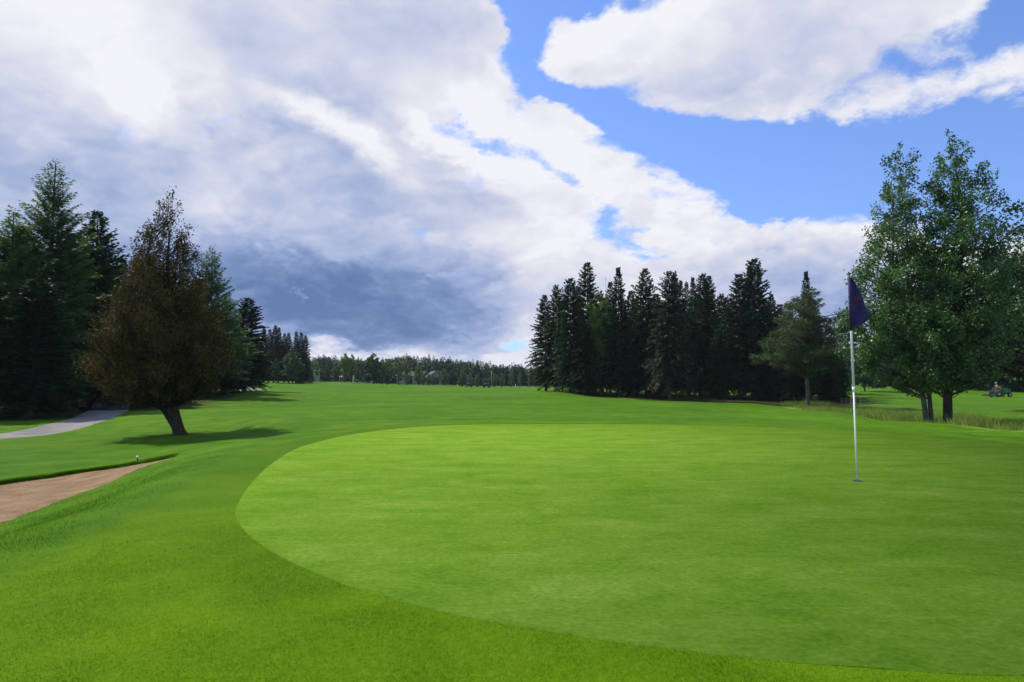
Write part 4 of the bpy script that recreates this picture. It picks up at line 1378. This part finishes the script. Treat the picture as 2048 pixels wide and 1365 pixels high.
def copy_tree(o, parent=None):
    c = o.copy(); COL.objects.link(c)
    if parent is not None:
        c.parent = parent
    for ch in list(o.children):
        copy_tree(ch, c)
    return c


kids = {}
c1 = cart()
bpy.context.view_layer.update()
c1.location = ground_at(938, 146); c1.rotation_euler = (0, 0, .06)
tag(c1, 'pale-roofed golf cart on the far fairway edge, the left one of two', 'golf cart', 'golf carts at the far edge')
c2 = copy_tree(c1)
c2.location = ground_at(973, 149); c2.rotation_euler = (0, 0, -.12)
tag(c2, 'pale-roofed golf cart at the far fairway edge, beside the thin pole', 'golf cart', 'golf carts at the far edge')


# ---- houses beyond the fairway
def house(px, Y, w, d, h, rh, rz, wall, roof, label, gable_front=True, wins=()):
    x, y, z = ground_at(px, Y)
    r = empty('house', (x, y, z - .05), rz, label, 'house')
    if gable_front:
        MB().prism([(-w / 2, 0), (w / 2, 0), (w / 2, h), (0, h + rh), (-w / 2, h)], -d / 2, d / 2).build('wall', wall, r)
        o = w / 2 + .35; k = rh / (w / 2)
        rf = MB()
        rf.prism([(-o, h - .35 * k + .02), (0, h + rh + .02), (0, h + rh + .2), (-o, h - .35 * k + .2)], -d / 2 - .35, d / 2 + .35)
        rf.prism([(0, h + rh + .02), (o, h - .35 * k + .02), (o, h - .35 * k + .2), (0, h + rh + .2)], -d / 2 - .35, d / 2 + .35)
        rfo = rf.build('roof', roof, r)
    else:
        MB().box((0, 0, h / 2), (w, d, h)).build('wall', wall, r)
        v = [(-w / 2 - .4, -d / 2 - .4, h - .02), (w / 2 + .4, -d / 2 - .4, h - .02), (w / 2 + .4, d / 2 + .4, h - .02), (-w / 2 - .4, d / 2 + .4, h - .02), (-w / 2 - .4, 0, h + rh), (w / 2 + .4, 0, h + rh)]
        rfo = MB().add(v, [[0, 1, 5, 4], [2, 3, 4, 5], [1, 2, 5], [3, 0, 4], [3, 2, 1, 0]]).build('roof', roof, r)
    MB().box((w * .22, 0.4, h + rh * .9), (.5, .5, 1.0)).build('chimney', M_STONE, rfo)
    for (wx, wz, ww, wh) in wins:
        f = MB().box((wx, -d / 2 - .02, wz), (ww + .16, .08, wh + .16)).build('window', M_WHITE, r)
        MB().box((wx, -d / 2 - .05, wz), (ww, .08, wh)).build('pane', M_GLASS, f)
    dr = MB().box((-w * .05, -d / 2 - .02, 1.0), (.9, .08, 2.0)).build('door', M_WOOD, r)
    MB().tube([(-w * .05 + .33, -d / 2 - .06, 1.0), (-w * .05 + .33, -d / 2 - .12, 1.0)], .03, 6).build('handle', M_DKGREY, dr)


house(726, 176, 5.0, 7, 2.9, 1.2, .25, M_WALLB, M_ROOFG, 'pale blue grey gabled house glimpsed between trees at the far end of the fairway', True, [(-1.9, 1.5, .9, 1.1), (1.8, 1.5, 1.0, 1.1), (0.1, 2.75, .9, .7)])
house(824, 170, 6.4, 5, 2.2, 1.1, -.1, M_CREAM, M_ROOFD, 'low cream cottage with a dark roof behind trees left of the grey-roofed house', False, [(-2.2, 1.3, .9, .9), (1.7, 1.3, 1.2, .9)])
house(868, 168, 5.0, 6, 1.7, 1.5, .3, M_CREAM, M_ROOFG, 'small house with a pale grey steep roof near the middle of the far treeline', True, [(-1.5, 1.1, .8, .8), (1.4, 1.1, .8, .8)])
house(674, 168, 2.4, 2.4, 1.2, .35, 0, M_WOOD, M_CREAM, 'tiny dark hut with a pale flat roof left of the blue grey house', False, [(.7, .9, .4, .5)])

# lookout-like shelter: post legs and a flat pale top
x, y, z = ground_at(634, 140)
sh_ = empty('shelter', (x, y, z), 0.1, 'small post shelter with a flat pale roof just right of the round willow', 'shelter')
MB().box((0, 0, 2.35), (1.4, 1.4, .12), bev=.03).build('roof', M_CREAM, sh_)
for sx in (-.4, .4):
    for sy in (-.4, .4):
        MB().tube([(sx, sy, -.05), (sx, sy, 2.29)], .06, 6).build('post', M_WOODP, sh_)
MB().box((0, .4, .8), (.7, .05, 1.3)).build('panel', M_WOODP, sh_)

# poles and stakes
for nm, px, Y, top_, r0, mt, lab, cat in (
        ('utility_pole', 983, 157, 741, .09, M_WOODP, 'thin pale pole beside the golf cart before the far trees', 'pole'),
        ('utility_pole', 1058, 157, 738, .13, M_STONE, 'grey pole before the far treeline just left of the grove', 'pole'),
        ('yardage_stake', 1031, 140, 769, .05, M_WHITE, 'small white stake at the far fairway edge between the two poles', 'stake'),
        ('yardage_stake', 915, 145, 769, .05, M_WHITE, 'small white stake at the far fairway edge left of the golf carts', 'stake'),
        ('yardage_stake', 1078, 84, 776, .04, M_DKGREY, 'short dark stake on the grass at the left foot of the grove', 'stake')):
    x, y, z = ground_at(px, Y)
    H = at_depth(px, top_, Y)[2] - z
    o = empty(nm, (x, y, z), 0, lab, cat)
    MB().tube([(0, 0, -.05), (0, 0, H * .96)], [r0, r0 * .8], 8).build('shaft', mt, o, smooth=True)
    if nm == 'utility_pole':
        MB().box((0, 0, H * .93), (.9, .08, .10)).build('crossarm', M_WOODP, o)
    else:
        MB().tube([(0, 0, H * .96), (0, 0, H)], [r0 * 1.05, r0 * .4], 8).build('cap', mt, o)

# low wooden rail by the ditch
x, y, z = ground_at(1706, 66)
fb_ = empty('rail_fence', (x, y, z), .12, 'short low wooden rail fence at the ditch, between grove and flagstick', 'fence')
for i in range(6):
    MB().box((-1.25 + i * .5, 0, .27), (.07, .07, .62), bev=.008).build('post', M_WOODP, fb_)
for zz in (.22, .46):
    MB().box((0, -.055, zz), (2.8, .035, .10), bev=.006).build('rail', M_WOOD, fb_)


# ---- boulders and shrubs by the left path
def boulder(seed, r0):
    rg = np.random.default_rng(seed)
    import bmesh
    bm = bmesh.new()
    bmesh.ops.create_icosphere(bm, subdivisions=3, radius=1.0)
    ph = rg.uniform(0, 6, 6)
    for v in bm.verts:
        d = 1 + .16 * math.sin(3 * v.co.x + ph[0]) + .13 * math.sin(4 * v.co.y + ph[1]) + .1 * math.sin(6 * v.co.z + ph[2] + 3 * v.co.x)
        v.co = Vector((v.co.x * d * r0, v.co.y * d * r0 * .8, v.co.z * d * r0 * .6))
    me = bpy.data.meshes.new('boulder'); bm.to_mesh(me); bm.free()
    me.materials.append(M_STONE)
    return me
bl = [boulder(1, .28), boulder(2, .36)]
for i, (px, Y, lab) in enumerate([(170, 41, 'grey boulder at the bend of the gravel path, left of the others'), (196, 40, 'flat grey boulder where the gravel path enters the shade'),
                                  (222, 43, 'grey boulder behind the gravel path bend'), (240, 44, 'grey boulder in the shade left of the bronze cedar trunk'), (303, 40, 'grey boulder in the shade just left of the cedar trunk')]):
    x, y, z = ground_at(px, Y)
    o = link_obj('boulder', bl[i % 2], None, (x, y, z + .05)); o.rotation_euler = (0, 0, i * 1.3)
    tag(o, lab, 'boulder', 'boulders by the gravel path')


def shrub_mesh(seed, w, h, mat, n=1500, ls=.09):
    rg = np.random.default_rng(seed)
    g = unit(rg.normal(0, 1, (n, 3))) * (rg.random((n, 1)) ** .4)
    g[:, 2] = np.abs(g[:, 2])
    lob = 1 + .2 * np.sin(4 * np.arctan2(g[:, 1], g[:, 0]) + 2) + .15 * np.sin(7 * g[:, 0] + 5 * g[:, 2])
    P = g * np.array([w / 2, w / 2 * .8, h]) * lob[:, None]
    D = unit(rg.normal(0, 1, (n, 3))); W = unit(np.cross(D, rg.normal(0, 1, (n, 3))))
    s = ls * rg.uniform(.6, 1.4, n)
    return cards_mesh('shrub', P, D * s[:, None], W * (s * .6)[:, None], rg.random(n), mat)
M_REDB = leaf_mat('red_brown_leaves', (.05, .02, .01), (.12, .06, .02), (.18, .13, .04), .2, .6)
shr = {'r': shrub_mesh(1, 1.6, .8, M_REDB), 'g': shrub_mesh(2, 1.5, .7, M_BROAD), 'l': shrub_mesh(3, 1.3, .6, M_BROAD_L)}
for i, (k, px, Y, lab) in enumerate([('r', 468, 92, 'reddish low shrub right of the bronze cedar'), ('r', 480, 93, 'reddish low shrub left of the white post by the layered spruce'),
                                     ('g', 503, 92, 'green low shrub just right of the white post'), ('g', 512, 95, 'green low shrub, rightmost of the row by the layered spruce'),
                                     ('l', 600, 122, 'pale low shrub under the right side of the round willow'), ('r', 618, 130, 'reddish low shrub beside the post shelter')]):
    x, y, z = ground_at(px, Y)
    o = link_obj('shrub', shr[k], None, (x, y, z)); o.rotation_euler = (0, 0, i)
    tag(o, lab, 'shrub', 'low shrubs at the left end of the fairway')
x, y, z = ground_at(495, 91)
o = empty('marker_post', (x, y, z), 0, 'short white post among the shrubs behind the layered spruce stem', 'post')
MB().box((0, 0, .4), (.36, .2, .85), bev=.03).build('shaft', M_WHITE, o)
MB().box((0, 0, .86), (.44, .28, .07), bev=.02).build('cap', M_CREAM, o)


# ============================================================ GRASS BLADES AND WEEDS
def blade_mat(name, a, b, c, trans=.35):
    m, t, out = new_mat(name)
    tint = t.n('ShaderNodeAttribute', attribute_name='tint').outputs['Fac']
    P = t.n('ShaderNodeNewGeometry').outputs['Position']
    ns = t.mr(t.noise(t.vm('MULTIPLY', P, (1, 1, 0)), 1.1, 5.0, .6, .4), .36, .64)
    f = t.m('ADD', t.m('MULTIPLY', tint, .5), t.m('MULTIPLY', ns, .5))
    col = t.ramp(f, [(0.1, a), (0.5, b), (0.9, c)])
    d = t.n('ShaderNodeBsdfDiffuse', ins={'Color': col})
    tr = t.n('ShaderNodeBsdfTranslucent', ins={'Color': col})
    mx = t.n('ShaderNodeMixShader', ins={0: trans, 1: d.outputs[0], 2: tr.outputs[0]})
    t.t.links.new(mx.outputs[0], out.inputs[0])
    return m


def blades(name, x, y, z, h, w, lean, mat, label, seed):
    rg = np.random.default_rng(seed)
    n = len(x)
    a = rg.uniform(0, 6.283, n)
    la = rg.uniform(0, 6.283, n)
    wx, wy = np.cos(a) * w / 2, np.sin(a) * w / 2
    tx, ty = np.cos(la) * h * lean, np.sin(la) * h * lean
    v = np.empty((n, 3, 3), np.float32)
    v[:, 0] = np.stack([x - wx, y - wy, z - .004], -1)
    v[:, 1] = np.stack([x + wx, y + wy, z - .004], -1)
    v[:, 2] = np.stack([x + tx, y + ty, z + h], -1)
    tint = np.clip(rg.normal(.5, .27, n) + .22 * vnoise(x, y, 14.0, 50 + seed), 0, 1)
    me = make_mesh(name, v.reshape(-1, 3), np.arange(n * 3).reshape(n, 3), mat, attrs={'tint': np.repeat(tint, 3)}, link=False)
    return tag(link_obj(name, me), label, None, None, 'stuff')


M_BLADE = blade_mat('apron_blades', (0.095, 0.205, .002), (0.165, 0.300, .004), (0.28, 0.41, .018), .45)
M_BLADE_R = blade_mat('rough_blades', (0.050, 0.150, .003), (0.095, 0.225, .005), (0.17, 0.31, .014), .45)
M_WEED = blade_mat('weed_blades', (.08, .15, .02), (.18, .27, .045), (.38, .40, .12), .5)

# near apron: distance-weighted scatter
rg = np.random.default_rng(31)
n = 300000
d = 2.15 + (7.5 - 2.15) * rg.random(n) ** 1.25
a = rg.uniform(R(-40), R(40), n)
x, y = np.sin(a) * d, np.cos(a) * d
sdg = poly_sd(x, y, GREEN)
bs = poly_sd(x, y, BUNKER)
keep = (sdg < .035 * rg.random(n) ** 2) & (bs < -.02) & (rg.random(n) < 1 - smooth01((d - 4.0) / 3.3))
x, y, d = x[keep], y[keep], d[keep]
hgt = (0.006 + .008 * rg.random(len(x))) * (1 + .25 * vnoise(x, y, 6, 3)) * (1 + .6 * smooth01(-poly_sd(x, y, PAD) / .6))
blades('grass', x, y, height(x, y), hgt, 0.0014 + 0.00045 * d, .9, M_BLADE, 'short mown grass of the apron in front of the green', 1)
# rough on the slope down to the bunker and along its lip
n = 150000
xx = rg.uniform(-11, -2.6, n); yy = rg.uniform(3.2, 13.5, n)
m_ = (rg.random(n) < smooth01(-poly_sd(xx, yy, PAD) / .9) * (1 - smooth01((yy - 7) / 5))) & (poly_sd(xx, yy, BUNKER) < -.01) & (np.abs(np.arctan2(xx, yy)) < R(41))
xx, yy = xx[m_], yy[m_]
nl = 30000
t_ = rg.random(nl) * (len(BFAR) - 1)
i_ = t_.astype(int)
f_ = (t_ - i_)[:, None]
lp = BFAR[i_] * (1 - f_) + BFAR[np.minimum(i_ + 1, len(BFAR) - 1)] * f_ + rg.normal(0, .035, (nl, 2))
lp = lp[(poly_sd(lp[:, 0], lp[:, 1], BUNKER) < .03)]
ht = np.concatenate([0.012 + .010 * rg.random(len(xx)), 0.018 + .026 * rg.random(len(lp))])
xx, yy = np.concatenate([xx, lp[:, 0]]), np.concatenate([yy, lp[:, 1]])
zz = field(xx, yy)
blades('rough_grass', xx, yy, zz, ht, 0.0055, .6, M_BLADE_R, 'longer grass on the slope and lip round the sand bunker', 2)


# tall weeds by the ditch: clumps
def weeds():
    rg = np.random.default_rng(77)
    P = np.array(ROUGH)
    x0, y0 = P.min(0); x1, y1 = P.max(0)
    nc = 2600
    cx, cy = rg.uniform(x0, x1, nc), rg.uniform(y0, y1, nc)
    k = poly_sd(cx, cy, ROUGH) > .15
    cx, cy = cx[k], cy[k]
    ch = (.16 + .22 * rg.random(len(cx)) ** 1.3) * (1 + .35 * vnoise(cx, cy, .5, 21))
    m = 34
    x = np.repeat(cx, m) + rg.normal(0, .22, len(cx) * m)
    y = np.repeat(cy, m) + rg.normal(0, .22, len(cx) * m)
    h = np.repeat(ch, m) * rg.uniform(.45, 1.35, len(x))
    blades('weeds', x, y, height(x, y), h, .022, .45, M_WEED, 'tall yellowish weeds along the ditch under the poplars', 5)
weeds()


# ============================================================ HAZE
def haze():
    m = bpy.data.materials.new('haze_air')
    m.use_nodes = True
    m.node_tree.nodes.clear()
    t = NT(m.node_tree)
    out = t.n('ShaderNodeOutputMaterial')
    v = t.n('ShaderNodeVolumePrincipled', ins={'Color': (0.72, 0.82, 0.95, 1), 'Density': 0.00016, 'Anisotropy': 0.2})
    t.t.links.new(v.outputs[0], out.inputs['Volume'])
    b = MB().box((0, 2800, 20), (7600, 6800, 64)).build('haze', m)   # M_HAZE
    tag(b, 'thin even haze over the whole course', kind='stuff')
haze()
